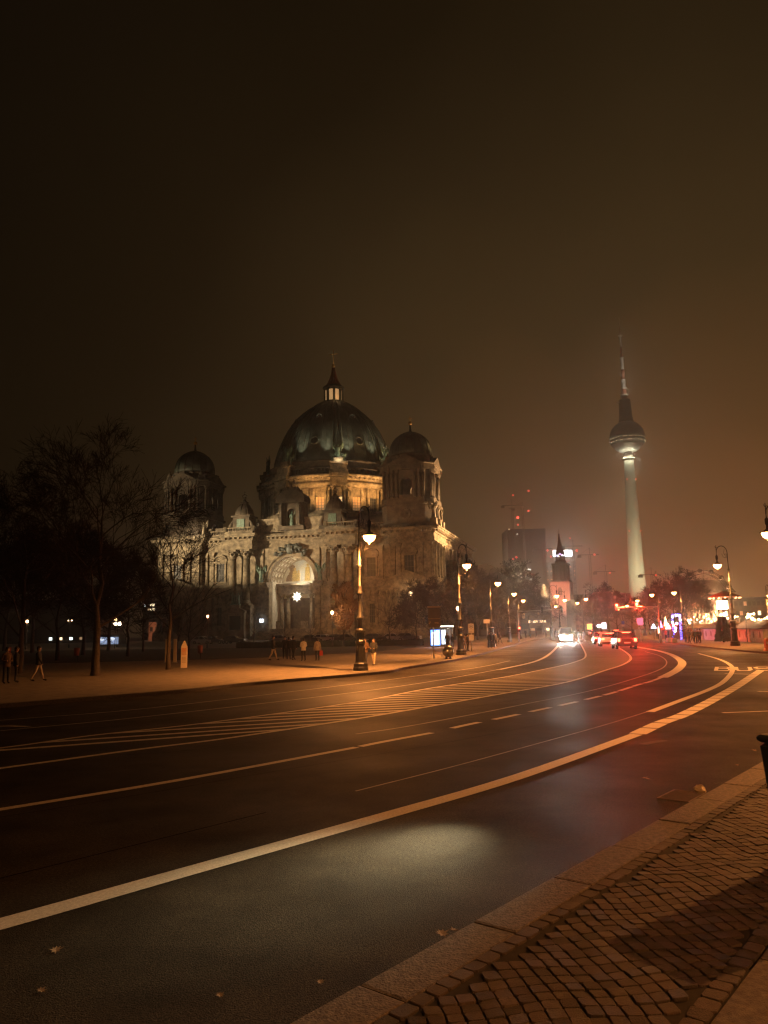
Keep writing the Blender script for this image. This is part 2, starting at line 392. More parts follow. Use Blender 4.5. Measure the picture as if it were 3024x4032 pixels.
for x0, x1 in ((1778, 1896), (1942, 2048), (2087, 2171), (2203, 2270), (2308, 2362), (2380, 2428), (2438, 2484), (2494, 2528), (2540, 2568), (2576, 2604)):
    seg = []
    for p in BBp:
        d = Vector((p.x, p.y, -CAMH)); zc = d.dot(_fw); px = 1512+3000*d.dot(RT)/zc
        if x0-4 <= px <= x1+4: seg.append((p.x, p.y))
    if len(seg) > 1: ribbon('lane_dash', seg, 0.16, ZP, PAINT)
mark('lane_line', [(2608, 2668), (2634, 2656), (2673, 2632), (2684, 2605), (2643, 2578), (2585, 2561), (2516, 2549), (2430, 2533)], 0.42)
# block line continuing the bus lane line
BK = smoothpts([G(*q).xy.to_3d() for q in [(2510, 2890), (2604, 2846), (2682, 2818), (2771, 2775), (2839, 2738), (2908, 2698), (2966, 2659), (2995, 2640)]], 10)
acc = 0; seg = [(BK[0].x, BK[0].y)]
for i in range(1, len(BK)):
    acc += (BK[i]-BK[i-1]).length; seg.append((BK[i].x, BK[i].y))
    if acc > 0.8:
        e_ = Vector(seg[-1]); d_ = (e_-Vector(seg[-2])).normalized()
        seg[-1] = tuple(e_-d_*0.10); ribbon('lane_dash', seg, 0.33, ZP, PAINT); seg = [tuple(e_)]; acc = 0
mark('lane_line', [(1400, 3116), (1780, 3020), (2100, 2933), (2428, 2841), (2663, 2764), (2790, 2716), (2849, 2684), (2883, 2643), (2875, 2618), (2829, 2595), (2751, 2573), (2640, 2556), (2560, 2545)], 0.035, PAINTW)
mark('lane_line', [(2560, 2804), (2663, 2765), (2790, 2716.5), (2849, 2684.5), (2883, 2643.5), (2875, 2618.5), (2829, 2595.5), (2751, 2573.5)], 0.20, PAINT, 5, ZP+.004)
mark('lane_line', [(1400, 2891), (1596, 2862), (1890, 2808), (2085, 2769), (2281, 2730), (2428, 2693), (2575, 2646), (2619, 2622), (2622, 2600), (2594, 2581), (2540, 2566)], 0.07, PAINTW)
LF = [(-700, 3120), (0, 3026), (547, 2951), (911, 2905), (1400, 2831), (1615, 2795), (1987, 2730), (2232, 2686), (2379, 2641), (2457, 2615), (2484, 2590), (2457, 2563), (2418, 2544), (2350, 2521)]
LE = [(-700, 3020), (0, 2946), (365, 2896), (820, 2846), (1400, 2765), (1694, 2710), (1987, 2666), (2183, 2627), (2262, 2607), (2306, 2585), (2296, 2553), (2281, 2529), (2265, 2515)]
mark('hatch_border_line', LF, 0.15); mark('hatch_border_line', LE, 0.13, PAINT)
mark('lane_line', [(-700, 2950), (0, 2878), (602, 2819), (1400, 2726), (1743, 2676), (1987, 2632)], 0.10, PAINTW)
mark('lane_line', [(1960, 2637), (1987, 2632.5), (2115, 2602), (2173, 2568), (2203, 2534), (2212, 2520)], 0.24, PAINT, 5, ZP+.004)
mark('lane_line', [(-700, 2905), (0, 2837), (602, 2787), (1400, 2693), (1645, 2661), (1890, 2627), (2007, 2602)], 0.10, PAINTW)
# hatching between the two border lines
def cut(line, o_, d):
    best = None
    for i in range(len(line)-1):
        a = line[i]; e = line[i+1]-a; den = d.x*e.y-d.y*e.x
        if abs(den) < 1e-9: continue
        r_ = a-o_; tt = (r_.x*e.y-r_.y*e.x)/den; uu = (r_.x*d.y-r_.y*d.x)/den
        if 0 <= uu <= 1 and (best is None or abs(tt) < abs(best)): best = tt
    return best
F2 = [p.xy for p in smoothpts([G(*q).xy.to_3d() for q in LF], 8)]; E2 = [p.xy for p in smoothpts([G(*q).xy.to_3d() for q in LE], 8)]
b = MB(); path = F2; acc = 0; nh = 0
for i in range(1, len(path)):
    e = path[i]-path[i-1]; ln = e.length; pos = 0
    while True:
        step = 1.15 if path[i].y < 20 else 0.85
        need = step-acc
        if pos+need > ln: acc += ln-pos; break
        pos += need; acc = 0; o_ = path[i-1]+e*(pos/ln)
        Y = o_.y; ang = radians(33-36*min(1, max(0, (Y-13)/16))); d = Vector((cos(ang), sin(ang)))
        hit = cut(E2, o_, -d)
        if hit is None or hit > 14: continue
        q = o_-d*hit; n_ = Vector((-d.y, d.x))*0.095
        b.add([(o_.x-n_.x, o_.y-n_.y, ZP), (o_.x+n_.x, o_.y+n_.y, ZP), (q.x+n_.x, q.y+n_.y, ZP), (q.x-n_.x, q.y-n_.y, ZP)], [(0, 1, 2, 3)]); nh += 1
o = b.build('hatch_stripes', PAINT); o['kind'] = 'structure'; o.location.z = -0.0015
# arrow head at the far left, transverse lines by the junction
mark('lane_line', [(-60, 2862), (40, 2859), (115, 2862)], 0.18, PAINTW, 2); mark('lane_line', [(2855, 2652), (2975, 2656)], 0.2, PAINTW, 2)
mark('lane_line', [(2985, 2722), (3060, 2726)], 0.2, PAINTW, 2); mark('lane_line', [(2845, 2807), (3030, 2800)], 0.12, PAINTW, 2)
mark('tar_seam', [(-200, 3508), (0, 3460), (430, 3354), (1048, 3200)], 0.018, mat('tar', (0.006, 0.005, 0.004), 0.95, spec=0.0), 5)
TAR = MATS['tar']
for sp_ in ([(-200, 3250), (400, 3155), (1100, 3035), (1700, 2935), (2150, 2850)], [(-200, 2990), (300, 2975), (700, 2960), (1200, 2890), (1700, 2810), (2100, 2745)]): mark('tar_seam', sp_, 0.012, TAR, 5)
mark('asphalt_patch', [(2530, 2932), (2580, 2922), (2620, 2916)], 0.16, mat('asphalt_patch', (0.025, 0.024, 0.022), 0.6, var=0.3, scale=2), 3)
# the word painted on the lane
def letters(ch, c0_, wdt, hgt, dx, dy):
    S_ = {'B': [[(0, 0), (0, 1)], [(0, 1), (.7, 1), (.95, .88), (.95, .65), (.7, .53), (0, .53)], [(.7, .53), (1, .4), (1, .13), (.72, 0), (0, 0)]],
          'U': [[(0, 1), (0, .2), (.2, 0), (.8, 0), (1, .2), (1, 1)]],
          'S': [[(1, .85), (.8, 1), (.2, 1), (0, .85), (0, .65), (.2, .53), (.8, .47), (1, .35), (1, .15), (.8, 0), (.2, 0), (0, .15)]]}[ch]
    for st in S_:
        pts = [c0_+dx*(x*wdt)+dy*(y*hgt) for x, y in st]
        yield pts
b = MB(); dxx = (G(3000, 2641).xy-G(2817, 2640).xy).normalized(); dyy = (G(2829, 2624).xy-G(2825, 2640.5).xy).normalized()
for k, ch in enumerate('BUS'):
    o0 = G(2819+k*81.5, 2640.5).xy
    for pts in letters(ch, o0, 0.58, 3.1, dxx, dyy):
        for i in range(len(pts)-1):
            a, c = pts[i], pts[i+1]; d = (c-a).normalized(); n_ = Vector((-d.y, d.x))
            wv = 0.085 if abs(d.dot(dyy)) > .9 else 0.2
            a = a-d*wv*.4; c = c+d*wv*.4
            b.add([(*(a-n_*wv), 0), (*(a+n_*wv), 0), (*(c+n_*wv), 0), (*(c-n_*wv), 0)], [(3, 2, 1, 0)])
b.v = [(x, y, ZP+0.0002*(i//4)) for i, (x, y, z) in enumerate(b.v)]
o = b.build('bus_lane_lettering', PAINT); o['kind'] = 'structure'
# ================================================================ CATHEDRAL
YAW = radians(15.5)
o_ = P(1150, 2520, 218.0)
CATH = thing('cathedral', 'huge domed sandstone cathedral with green copper domes, floodlit, behind the dark lawn', 'cathedral', (o_.x, o_.y, 0.1), -YAW)
def cpart(b, name, m_, parent=None, label=None): return b.build(name, m_, parent or CATH, label)
def offset_outline(pts, d):
    """axis aligned front polyline (u,v), moved outward (towards -v / sideways) by d"""
    res = []
    n = len(pts)
    for i, (u, v) in enumerate(pts):
        nu = nv = 0
        for a, c in ((pts[i-1] if i else None, pts[i]), (pts[i], pts[i+1] if i < n-1 else None)):
            if a is None or c is None: continue
            if abs(a[0]-c[0]) < 1e-6:   # runs along v
                nu += -d if c[1] < a[1] else d
            else: nv += -d
        if i == 0: nv = 0
        if i == n-1: nv = 0
        res.append((u+nu, v+nv))
    return res
# plan: front outline from back-left to back-right; wall line and entablature line
WALL = [(-43.5, 60), (-43.5, 0), (-29, 0), (-29, 1.6), (-19.4, 1.6), (-19.4, 1.0), (19.4, 1.0), (19.4, 1.6), (29, 1.6), (29, 0), (41.5, 0), (41.5, 66)]
ENT = [(-43.5, 60), (-43.5, 0), (-29, 0), (-29, 1.6), (-20, 1.6), (-20, -3.6), (-11.0, -3.6), (-11.0, 0.2), (11.0, 0.2), (11.0, -3.6), (20, -3.6), (20, 1.6), (29, 1.6), (29, 0), (41.5, 0), (41.5, 66)]
def band(b, outline, d, z0, z1): b.prism(offset_outline(outline, d), z0, z1)
# ---- walls
b = MB()
b.box(-43.5, -29, 0, 59.9, 0, 26); b.box(-29, -8.2, 1.6, 15, 0, 26); b.box(8.2, 29, 1.6, 15, 0, 26); b.box(29, 41.5, 0, 66, 0, 26)
b.box(-28.99, 28.99, 15.01, 58, 0, 30)
for sx in (-1, 1):   # backing piers of the portal
    b.box(sx*8.2, sx*19.4, 0.9, 1.59, 0, 26)
cpart(b, 'wall', STONE)
b = MB(); b.archwall(-8.4, 8.4, 0.0, 26, 7.0, -0.1, 16.6, -0.2, 2.4, 20); cpart(b, 'portal_arch', STONE)
# plinth
b = MB(); band(b, WALL, 0.8, -0.2, 2.6); band(b, WALL, 0.5, 2.6, 3.1); cpart(b, 'plinth', STONE)
# string course
b = MB()
for d, z0, z1 in ((0.25, 13.1, 14.3), (0.45, 14.3, 15.0), (0.95, 15.3, 15.7), (1.2, 15.7, 16.1), (0.3, 15.0, 15.3)):
    for seg in (WALL[:5]+[(-19.4, 5)], [(8.4, 5)]+[(8.4, 1.0), (19.4, 1.0)]+WALL[7:], [(-19.4, 5), (-19.4, 1.0), (-8.4, 1.0), (-8.4, 5)]):
        if seg[0][0] == -19.4: sg = seg
        else: sg = seg
        band(b, sg, d, z0+0.001*(len(seg) % 3), z1+0.001*(len(seg) % 3))
cpart(b, 'string_course', STONE)
# main entablature
b = MB()
for d, z0, z1 in ((0.15, 25.9, 26.7), (0.3, 26.7, 27.3), (0.1, 27.3, 28.4), (0.5, 28.4, 28.8), (1.5, 29.35, 29.75), (1.8, 29.75, 30.2), (0.6, 28.8, 29.35)):
    band(b, ENT, d, z0, z1)
def along(outline, step, fn):
    for i in range(len(outline)-1):
        a, c = Vector(outline[i]), Vector(outline[i+1]); e = c-a
        if e.length < 1.0: continue
        n_ = max(1, int(e.length/step)); d = e.normalized(); nr_ = Vector((d.y, -d.x))
        for k in range(n_): fn(a+e*((k+.5)/n_), d, nr_)
def dentil(p, d, n_, w_=0.32, pr=1.25, z0=28.8, z1=29.33):
    q = p+n_*pr; h = d*w_
    for_ = [(p.x-h.x+n_.x*0.4, p.y-h.y+n_.y*0.4), (p.x+h.x+n_.x*0.4, p.y+h.y+n_.y*0.4), (q.x+h.x, q.y+h.y), (q.x-h.x, q.y-h.y)]
    b.prism(ccw(for_), z0, z1)
along([p for p in ENT if p[1] < 30] and [( -43.5, 30)]+ENT[1:-1]+[(41.5, 40)], 1.35, dentil)
along([(-43.5, 20), (-43.5, 0), (-29, 0), (-29, 1.6), (-19.4, 1.6)], 1.1, lambda p, d, n_: dentil(p, d, n_, .25, .8, 15.0, 15.29))
along([(19.4, 1.6), (29, 1.6), (29, 0), (41.5, 0), (41.5, 40)], 1.1, lambda p, d, n_: dentil(p, d, n_, .25, .8, 15.0, 15.29))
cpart(b, 'cornice', STONE)
# attic + balustrade
b = MB()
ATT = [(-43.0, 60), (-43.0, 0.6), (-28.5, 0.6), (-28.5, 2.4), (-20, 2.4), (-20, -3.0), (-11.0, -3.0), (-11.0, 0.8), (11.0, 0.8), (11.0, -3.0), (20, -3.0), (20, 2.4), (28.5, 2.4), (28.5, 0.6), (41.0, 0.6), (41.0, 66)]
band(b, ATT, 0, 30.2, 31.0); band(b, ATT, -0.1, 31.0, 31.25)
def bal(p, d, n_):
    if random.random() < 2: b.lathe([(.1, 31.25), (.22, 31.5), (.09, 31.95), (.16, 32.2)], 6, p.x-n_.x*.5, p.y-n_.y*.5)
along(ATT[3:-3], 0.75, bal)
for i in range(3, len(ATT)-4):
    a, c = ATT[i], ATT[i+1]; x0, x1 = sorted((a[0], c[0])); y0, y1 = sorted((a[1], c[1]))
    if x1-x0 > 1: b.box(x0, x1, y0+.3, y0+.8, 32.2, 32.5)
    for q in (a, c): b.box(q[0]-.45, q[0]+.45, q[1]+.12, q[1]+1.0, 31.25, 32.7)
cpart(b, 'balustrade', STONE)

# ---- giant order columns
def column_mb(h, r, fl=0):
    b = MB(); b.box(-r*1.35, r*1.35, -r*1.35, r*1.35, 0, r*.5)
    b.lathe([(r*1.3, r*.5), (r*1.32, r*.75), (r*1.1, r*.95), (r*1.2, r*1.15), (r*1.02, r*1.3)], 16)
    b.lathe([(r, r*1.3), (r, h*.4), (r*.86, h-2.4*r)], 16)
    b.lathe([(r*.9, h-2.4*r), (r*1.0, h-2.2*r), (r*.95, h-2.0*r), (r*1.25, h-1.4*r), (r*1.1, h-1.2*r), (r*1.45, h-.5*r)], 8)
    for k in range(8):
        a = k*pi/4; b.ell((cos(a)*r*1.2, sin(a)*r*1.2, h-1.35*r), (r*.3, r*.3, r*.35), 6, 4); b.ell((cos(a+.4)*r*1.4, sin(a+.4)*r*1.4, h-.7*r), (r*.25, r*.25, r*.25), 6, 4)
    b.box(-r*1.35, r*1.35, -r*1.35, r*1.35, h-.5*r, h)
    return b
colproto = cpart(column_mb(16.1, 1.08), 'column', STONE); colproto.location = (-17.6, -2.0, 9.8)
for u in (-13.3, 13.3, 17.6): c = copy_tree(colproto, CATH); c.location = (u, -2.0, 9.8)
# pedestal blocks below the giant columns with relief panel
for s_ in (-1, 1):
    b = MB(); b.box(s_*19.6, s_*11.4, -3.4, 0.9, 0, 9.1); b.box(s_*19.9, s_*11.1, -3.8, 0.89, 9.1, 9.8)
    b.box(s_*19.9, s_*11.1, -3.8, .88, 0, 2.2); pd = cpart(b, 'column_pedestal', STONE)
    b = MB(); x = s_*15.5
    b.box(x-3.2, x+3.2, -5.2, -3.81, 0.0, 2.6); b.box(x-2.9, x-1.9, -4.9, -3.41, 2.6, 7.6); b.box(x+1.9, x+2.9, -4.9, -3.41, 2.6, 7.6); b.box(x-1.9, x+1.9, -4.5, -3.42, 6.9, 7.5); b.box(x-1.9, x+1.9, -4.5, -3.42, 2.6, 3.0)
    b.box(x-3.3, x+3.3, -5.2, -3.85, 7.6, 8.2)
    b.prismy([(x-3.5, 8.2), (x-1.1, 8.2), (x-.9, 9.3)], -5.3, -3.85); b.prismy([(x+3.5, 8.2), (x+.9, 9.3), (x+1.1, 8.2)], -5.3, -3.85)
    b.box(x-1.4, x+1.4, -5.0, -3.86, 8.2, 9.9)
    ae = cpart(b, 'aedicule', STONE); b = MB(); b.box(x-1.9, x+1.9, -4.2, -3.405, 3.0, 6.9); b.build('relief_panel', GLASSD, ae)
# statue figure in bronze or stone
def figure_mb(b, x, y, z, h, face=0.0, arm=0, wing=False, seed=0):
    r_ = random.Random(seed); M0 = b.M
    b.M = M0 @ Matrix.Translation((x, y, z)) @ Matrix.Rotation(face, 4, 'Z') @ Matrix.Scale(h/1.8, 4)
    b.lathe([(.30, 0), (.27, .3), (.22, .75), (.19, 1.0), (.24, 1.3), (.20, 1.45), (.07, 1.5), (.06, 1.56)], 8)
    b.ell((0, 0, 1.67), (.1, .12, .14), 8, 6)
    for s_ in (-1, 1):
        if arm == s_ or arm == 2: b.tube([(s_*.2, 0, 1.42), (s_*.42, -.1, 1.5), (s_*.5, -.15, 1.95)], [.08, .06, .04], 5)
        else: b.tube([(s_*.2, 0, 1.42), (s_*.32, -.05, 1.12), (s_*.16, -.25, 1.0)], [.08, .065, .045], 5)
        if wing: b.tube([(s_*.08, .12, 1.35), (s_*.35, .22, 1.75), (s_*.62, .2, 2.15), (s_*.55, .2, 1.5), (s_*.3, .2, 1.0)], [.04, .12, .05, .14, .05], 5)
    b.M = M0
for s_, mm in ((-1, BRONZE), (1, BRONZE)):
    b = MB(); x = s_*15.5; b.box(x-1.5, x+1.5, -5.0, -3.9, 9.9, 10.2)
    for k, (dx, h, arm) in enumerate(((-.8, 3.3, -1), (.1, 3.0, 1), (.9, 3.2, 1))): figure_mb(b, x+dx, -4.4, 10.2, h, .3*k-.3, arm, False, k)
    cpart(b, 'statue_group', mm)
# pilasters
def pil(b0, u, v, z0, z1, w_=1.5, d=0.5):
    b = MB(); b.M = b0.M
    b.box(u-w_/2-.15, u+w_/2+.15, v-d-.15, v, z0, z0+.8); b.box(u-w_/2, u+w_/2, v-d, v, z0+.8, z1-1.5)
    b.box(u-w_/2-.1, u+w_/2+.1, v-d-.1, v, z1-1.5, z1-1.2); b.prismy([(u-w_/2, z1-1.2), (u+w_/2, z1-1.2), (u+w_/2+.35, z1-.15), (u-w_/2-.35, z1-.15)], v-d-.25, v)
    b.box(u-w_/2-.4, u+w_/2+.4, v-d-.35, v, z1-.15, z1)
    cpart(b, 'pilaster', STONE)
b = MB()
for u in (-42.4, -39.9, -33.2, -30.2): pil(b, u, 0, 16.1, 25.9)
for u in (-28.1, -26.1, -20.4): pil(b, u, 1.6, 16.1, 25.9, 1.2)
for u in (42.4-2, 37.9, 31.6, 30.0): pil(b, u, 0, 16.1, 25.9, 1.3)
for u in (28.1, 26.1, 20.4): pil(b, u, 1.6, 16.1, 25.9, 1.2)
for u in (-9.7, 9.7): pil(b, u, .9, 16.1, 25.9, 1.3, .8)
for u in (-42.4, -39.9, -38.0, -34.9, -33.2, -30.2, 40.4, 38.4, 36.4, 31.6, 30.0): pil(b, u, 0, 3.1, 13.1, 1.1)
for u in (-28.1, -26.6, -24.6, -20.4, -22.2, 28.1, 26.6, 24.6, 22.2, 20.4): pil(b, u, 1.6, 3.1, 13.1, 0.9)
M0 = b.M; b.M = Matrix.Translation((41.5, 0, 0)) @ Matrix.Rotation(pi/2, 4, 'Z')
for y in (1.2, 5, 9, 13, 24, 30, 36, 44, 50, 58): pil(b, y, 0, 16.1, 25.9, 1.3)
for y in (1.2, 5, 9, 13, 24, 30, 36, 44, 50, 58): pil(b, y, 0, 3.1, 13.1, 1.3)
b.M = M0
# windows
def win(u, v, w_, z0, z1, arch=True, lit=None):
    b = MB(); f = .55
    b.box(u-w_/2-f, u-w_/2, v-.45, v, z0-.3, z1+.2); b.box(u+w_/2, u+w_/2+f, v-.45, v, z0-.3, z1+.2); b.box(u-w_/2, u+w_/2, v-.45, v, z1, z1+.2)
    b.box(u-w_/2-f-.4, u+w_/2+f+.4, v-.7, v, z0-.9, z0-.3); b.box(u-w_/2-f-.3, u+w_/2+f+.3, v-.75, v, z1+.2, z1+.75)
    if arch:
        R = w_/2+f+.2; n = 10; ps = [(u-R*cos(pi*i/n), z1+.75+R*.75*sin(pi*i/n)) for i in range(n+1)]; b.prismy(ps, v-.5, v)
        qs = [(u-(R+.35)*cos(pi*i/n), z1+.75+(R*.75+.35)*sin(pi*i/n)) for i in range(n+1)]
        for i in range(n): b.prismy([ps[i], qs[i], qs[i+1], ps[i+1]][::-1], v-.85, v)
    fr = cpart(b, 'window', STONE)
    b = MB(); b.box(u-w_/2, u+w_/2, v-.12, v-.05, z0-.3, z1); b.build('pane', lit or GLASSD, fr)
    b = MB()
    for k in (1, 2): b.box(u-w_/2+w_*k/3-.07, u-w_/2+w_*k/3+.07, v-.2, v-.121, z0-.3, z1)
    nz = max(2, int((z1-z0)/1.3))
    for k in range(1, nz): b.box(u-w_/2, u+w_/2, v-.205, v-.122, z0+(z1-z0)*k/nz-.06, z0+(z1-z0)*k/nz+.06)
    b.build('glazing_bars', GRANITE, fr)
win(-36.6, 0, 2.6, 17.6, 22.4); win(-23.3, 1.6, 2.5, 17.4, 22.4); win(23.3, 1.6, 2.5, 17.4, 22.4); win(34.6, 0, 2.6, 17.6, 22.4)
win(-23.3, 1.6, 1.6, 4.6, 9.5, False); win(23.3, 1.6, 1.6, 4.6, 9.5, False)
# tower porch doors with pediments
for u in (-36.5, 34.2):
    b = MB(); b.prismy([(u-5.4, 16.1), (u+5.4, 16.1), (u, 18.3)], -1.9, -.02); b.box(u-5.6, u+5.6, -2.1, -1.3, 15.5, 16.1)
    b.box(u-5.2, u+5.2, -1.6, -.96, 13.1, 15.5)
    cpart(b, 'pediment', STONE)
    for x in (u-4.4, u-3.0, u+3.0, u+4.4):
        b = column_mb(11.0, .42); c = cpart(b, 'porch_column', STONE); c.location = (x, -1.35, 2.1)
    b = MB(); b.box(u-1.9, u+1.9, -.25, -.02, 1.0, 9.5); d_ = cpart(b, 'door', mat('oak_door', (0.05, 0.03, 0.02), 0.6, var=.3)); b = MB(); b.box(u-2.4, u-1.9, -.5, 0, 1, 10); b.box(u+1.9, u+2.4, -.5, 0, 1, 10); b.box(u-2.4, u+2.4, -.5, 0, 9.5, 10.1); b.build('door_frame', STONE, d_)
    b = MB(); b.box(u-6.2, u+6.2, -2.6, -.81, -.2, 2.1); cpart(b, 'porch_base', STONE)
# ---- portal niche: barrel vault, lunette, inner entablature, columns, doors
b = MB(); n = 24; R = 7.0; zs = 16.6; cx = -0.1
ps = [(cx-R*cos(pi*i/n), zs+R*sin(pi*i/n)) for i in range(n+1)]
qs = [(cx-(R+.5)*cos(pi*i/n), zs+(R+.5)*sin(pi*i/n)) for i in range(n+1)]
for i in range(n): b.prismy([ps[i], qs[i], qs[i+1], ps[i+1]][::-1], 2.4, 10)
b.box(cx-R-.5, cx-R, 2.4, 10, 0, zs); b.box(cx+R, cx+R+.5, 2.4, 10, 0, zs)
PALE = mat('pale_vault_stone', (0.55, 0.50, 0.40), 0.8, var=.12, scale=1.5)
cpart(b, 'barrel_vault', PALE)
b = MB()
for v0 in (.9, 3.0, 5.2, 7.4, 9.3):
    for i in range(n):
        r2 = R-.22; a, c = pi*i/n, pi*(i+1)/n
        b.prismy([(cx-R*cos(a), zs+R*sin(a)), (cx-R*cos(c), zs+R*sin(c)), (cx-r2*cos(c), zs+r2*sin(c)), (cx-r2*cos(a), zs+r2*sin(a))], v0, v0+.45)
for i in range(1, n, 2):
    a = pi*i/n; x, z = cx-(R-.1)*cos(a), zs+(R-.1)*sin(a)
    M0 = b.M; b.M = Matrix.Translation((x, 0, z)) @ Matrix.Rotation(-(pi/2-a), 4, 'Y'); b.box(-.14, .14, 1.35, 9.3, -.12, .12); b.M = M0
    for v0 in (2.2, 4.3, 6.5, 8.5):
        x, z = cx-(R-.16)*cos(a+.065), zs+(R-.16)*sin(a+.065); b.ell((x, v0, z), (.3, .45, .3), 6, 4)
cpart(b, 'vault_coffers', mat('vault_relief', (0.38, 0.31, 0.21), .8, var=.15))
# archivolt ring
b = MB()
for i in range(n):
    a, c = pi*i/n, pi*(i+1)/n
    for r1, r2, v0 in ((R+.02, R+.75, -.5), (R+.75, R+1.25, -.8)):
        b.prismy([(cx-r1*cos(a), zs+r1*sin(a)), (cx-r2*cos(a), zs+r2*sin(a)), (cx-r2*cos(c), zs+r2*sin(c)), (cx-r1*cos(c), zs+r1*sin(c))][::-1], v0, -.2)
for s_ in (-1, 1):
    b.box(cx+s_*(R+.02), cx+s_*(R+2.6), -1.5, -.21, 14.9, 15.6); b.box(cx+s_*(R+.02), cx+s_*(R+2.9), -1.9, -.21, 15.6, 16.3)
cpart(b, 'archivolt', STONE)
b = MB(); b.box(cx-R, cx+R, 10, 10.6, 12, 24); lun = cpart(b, 'lunette', mat('mosaic_sky', (0.50, 0.55, 0.55), .5, col2=(0.62, 0.56, 0.36), scale=.35))
GM = mat('mosaic_gold', (0.55, 0.40, 0.13), .45, var=.3, scale=3); DM = mat('mosaic_ochre', (0.22, 0.14, 0.07), .5, var=.4, scale=2); WM = mat('mosaic_white', (0.7, 0.68, 0.58), .5)
def flatfig(u, z, h, m_, w_=.9, lean=0):
    b = MB(); b.prismy([(u-w_, z), (u+w_, z), (u+w_*.8+lean, z+h*.55), (u+w_*.75+lean, z+h*.78), (u+.3+lean, z+h*.83), (u-.3+lean, z+h*.83), (u-w_*.75+lean, z+h*.78), (u-w_*.8, z+h*.5)], 9.9, 10.0)
    b.prismy([(u+lean+.38*cos(k*pi/5), z+h*.92+.42*sin(k*pi/5)) for k in range(10)], 9.88, 10.0)
    b.build('mosaic_figure', m_, lun)
flatfig(cx+.9, 16.7, 5.6, GM, .95); flatfig(cx-3.4, 16.7, 4.4, GM, .8, .3); flatfig(cx-2.2, 16.7, 3.6, GM, .7, .3); flatfig(cx-5.0, 16.7, 3.0, DM, 1.0, .4); flatfig(cx+3.6, 16.7, 4.4, WM, .6, -.2); flatfig(cx+5.0, 16.7, 3.1, GM, .8, -.4)
b = MB(); b.prismy([(cx-4.9, 16.7), (cx-3.3, 16.7), (cx-3.4, 20.2), (cx-3.0, 21.6), (cx-4.0, 22.2), (cx-5.0, 21.2), (cx-4.6, 20)], 9.93, 10.0); b.build('mosaic_tree', DM, lun)
b = MB(); b.prismy([(cx-6.9, 16.6), (cx+6.9, 16.6), (cx+6.6, 17.1), (cx-6.6, 17.1)], 9.86, 9.99); b.build('mosaic_ground', WM, lun)
b = MB()   # inner entablature, bowed forward
for d, z0, z1 in ((0, 13.2, 14.3), (.25, 14.3, 14.9), (.6, 15.1, 15.6), (.9, 15.6, 16.1), (.1, 14.9, 15.1)):
    b.prism([(cx-6.98, 9.9), (cx-6.98, 5.6-d), (cx-4.3, 5.6-d), (cx-3.9, 4.6-d), (cx+3.9, 4.6-d), (cx+4.3, 5.6-d), (cx+6.98, 5.6-d), (cx+6.98, 9.9)], z0, z1)
cpart(b, 'inner_entablature', STONE)
for u in (-5.6, -3.6, 3.6, 5.6):
    b = column_mb(11.1, .55); c = cpart(b, 'portal_column', STONE); c.location = (cx+u, 6.2, 2.1)
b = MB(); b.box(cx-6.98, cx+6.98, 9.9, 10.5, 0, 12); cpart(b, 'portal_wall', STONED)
for u in (-4.6, 0, 4.6):
    b = MB(); b.box(cx+u-1.2, cx+u+1.2, 9.75, 9.89, 2.1, 7.2 if u else 9.2); cpart(b, 'door', MATS['oak_door'])
b = MB()
b.box(cx-9.5, cx+9.5, -4.5, 9.7, -.1, 2.1)
for k in range(1, 12): b.box(cx-9.5-.002*k, cx+9.5+.002*k, -4.5-k*.4, -4.1-k*.4, -.1, 2.1-k*.175)
cpart(b, 'steps', STONE)
# notice boards in the portal
for u, nm in ((-4.4, 'notice_board'), (3.2, 'notice_board')):
    b = MB(); b.box(cx+u-1.1, cx+u+1.1, 1.5, 1.6, 2.4, 5.2); cpart(b, nm, mat('poster_paper', (0.34, 0.30, 0.22), .7, col2=(.16, .14, .1), scale=1.2))
# lit entry sign
b = MB(); b.box(-9.6, -8.5, -.9, -.75, 5.0, 5.95); cpart(b, 'lit_sign', emi('cool_white_sign', (.75, .85, 1.0), 6))
# cartouche with eagles above the arch
b = MB(); r_ = random.Random(5)
for k in range(46):
    t_ = r_.uniform(-1, 1); z = 24.3+2.3*(1-abs(t_)**1.5)+r_.uniform(-1.2, .7); b.ell((cx+t_*4.6, -1.2+r_.uniform(-.5, .3), z), (r_.uniform(.35, .8), .5, r_.uniform(.3, .7)), 6, 4)
b.ell((cx, -1.5, 25.6), (1.3, .5, 1.6), 10, 6)
cpart(b, 'cartouche', mat('dark_bronze', (.06, .07, .06), .5, var=.3))
for s_ in (-1, 1):
    b = MB(); figure_mb(b, cx+s_*9.0, -1.3, 16.3, 4.3, 0, s_, True, 4); cpart(b, 'angel_statue', BRONZE)
# ---- roofs behind
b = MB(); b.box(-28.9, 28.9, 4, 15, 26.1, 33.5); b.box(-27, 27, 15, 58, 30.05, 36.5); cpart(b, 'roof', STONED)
b = MB(); b.box(-11.0, 11.0, 1.2, 9, 31.3, 34.4); b.box(-11.3, 11.3, 0.9, 9.2, 34.4, 35.0); b.box(-21, 21, 3.95, 12, 31.31, 33.6); cpart(b, 'attic', STONE)
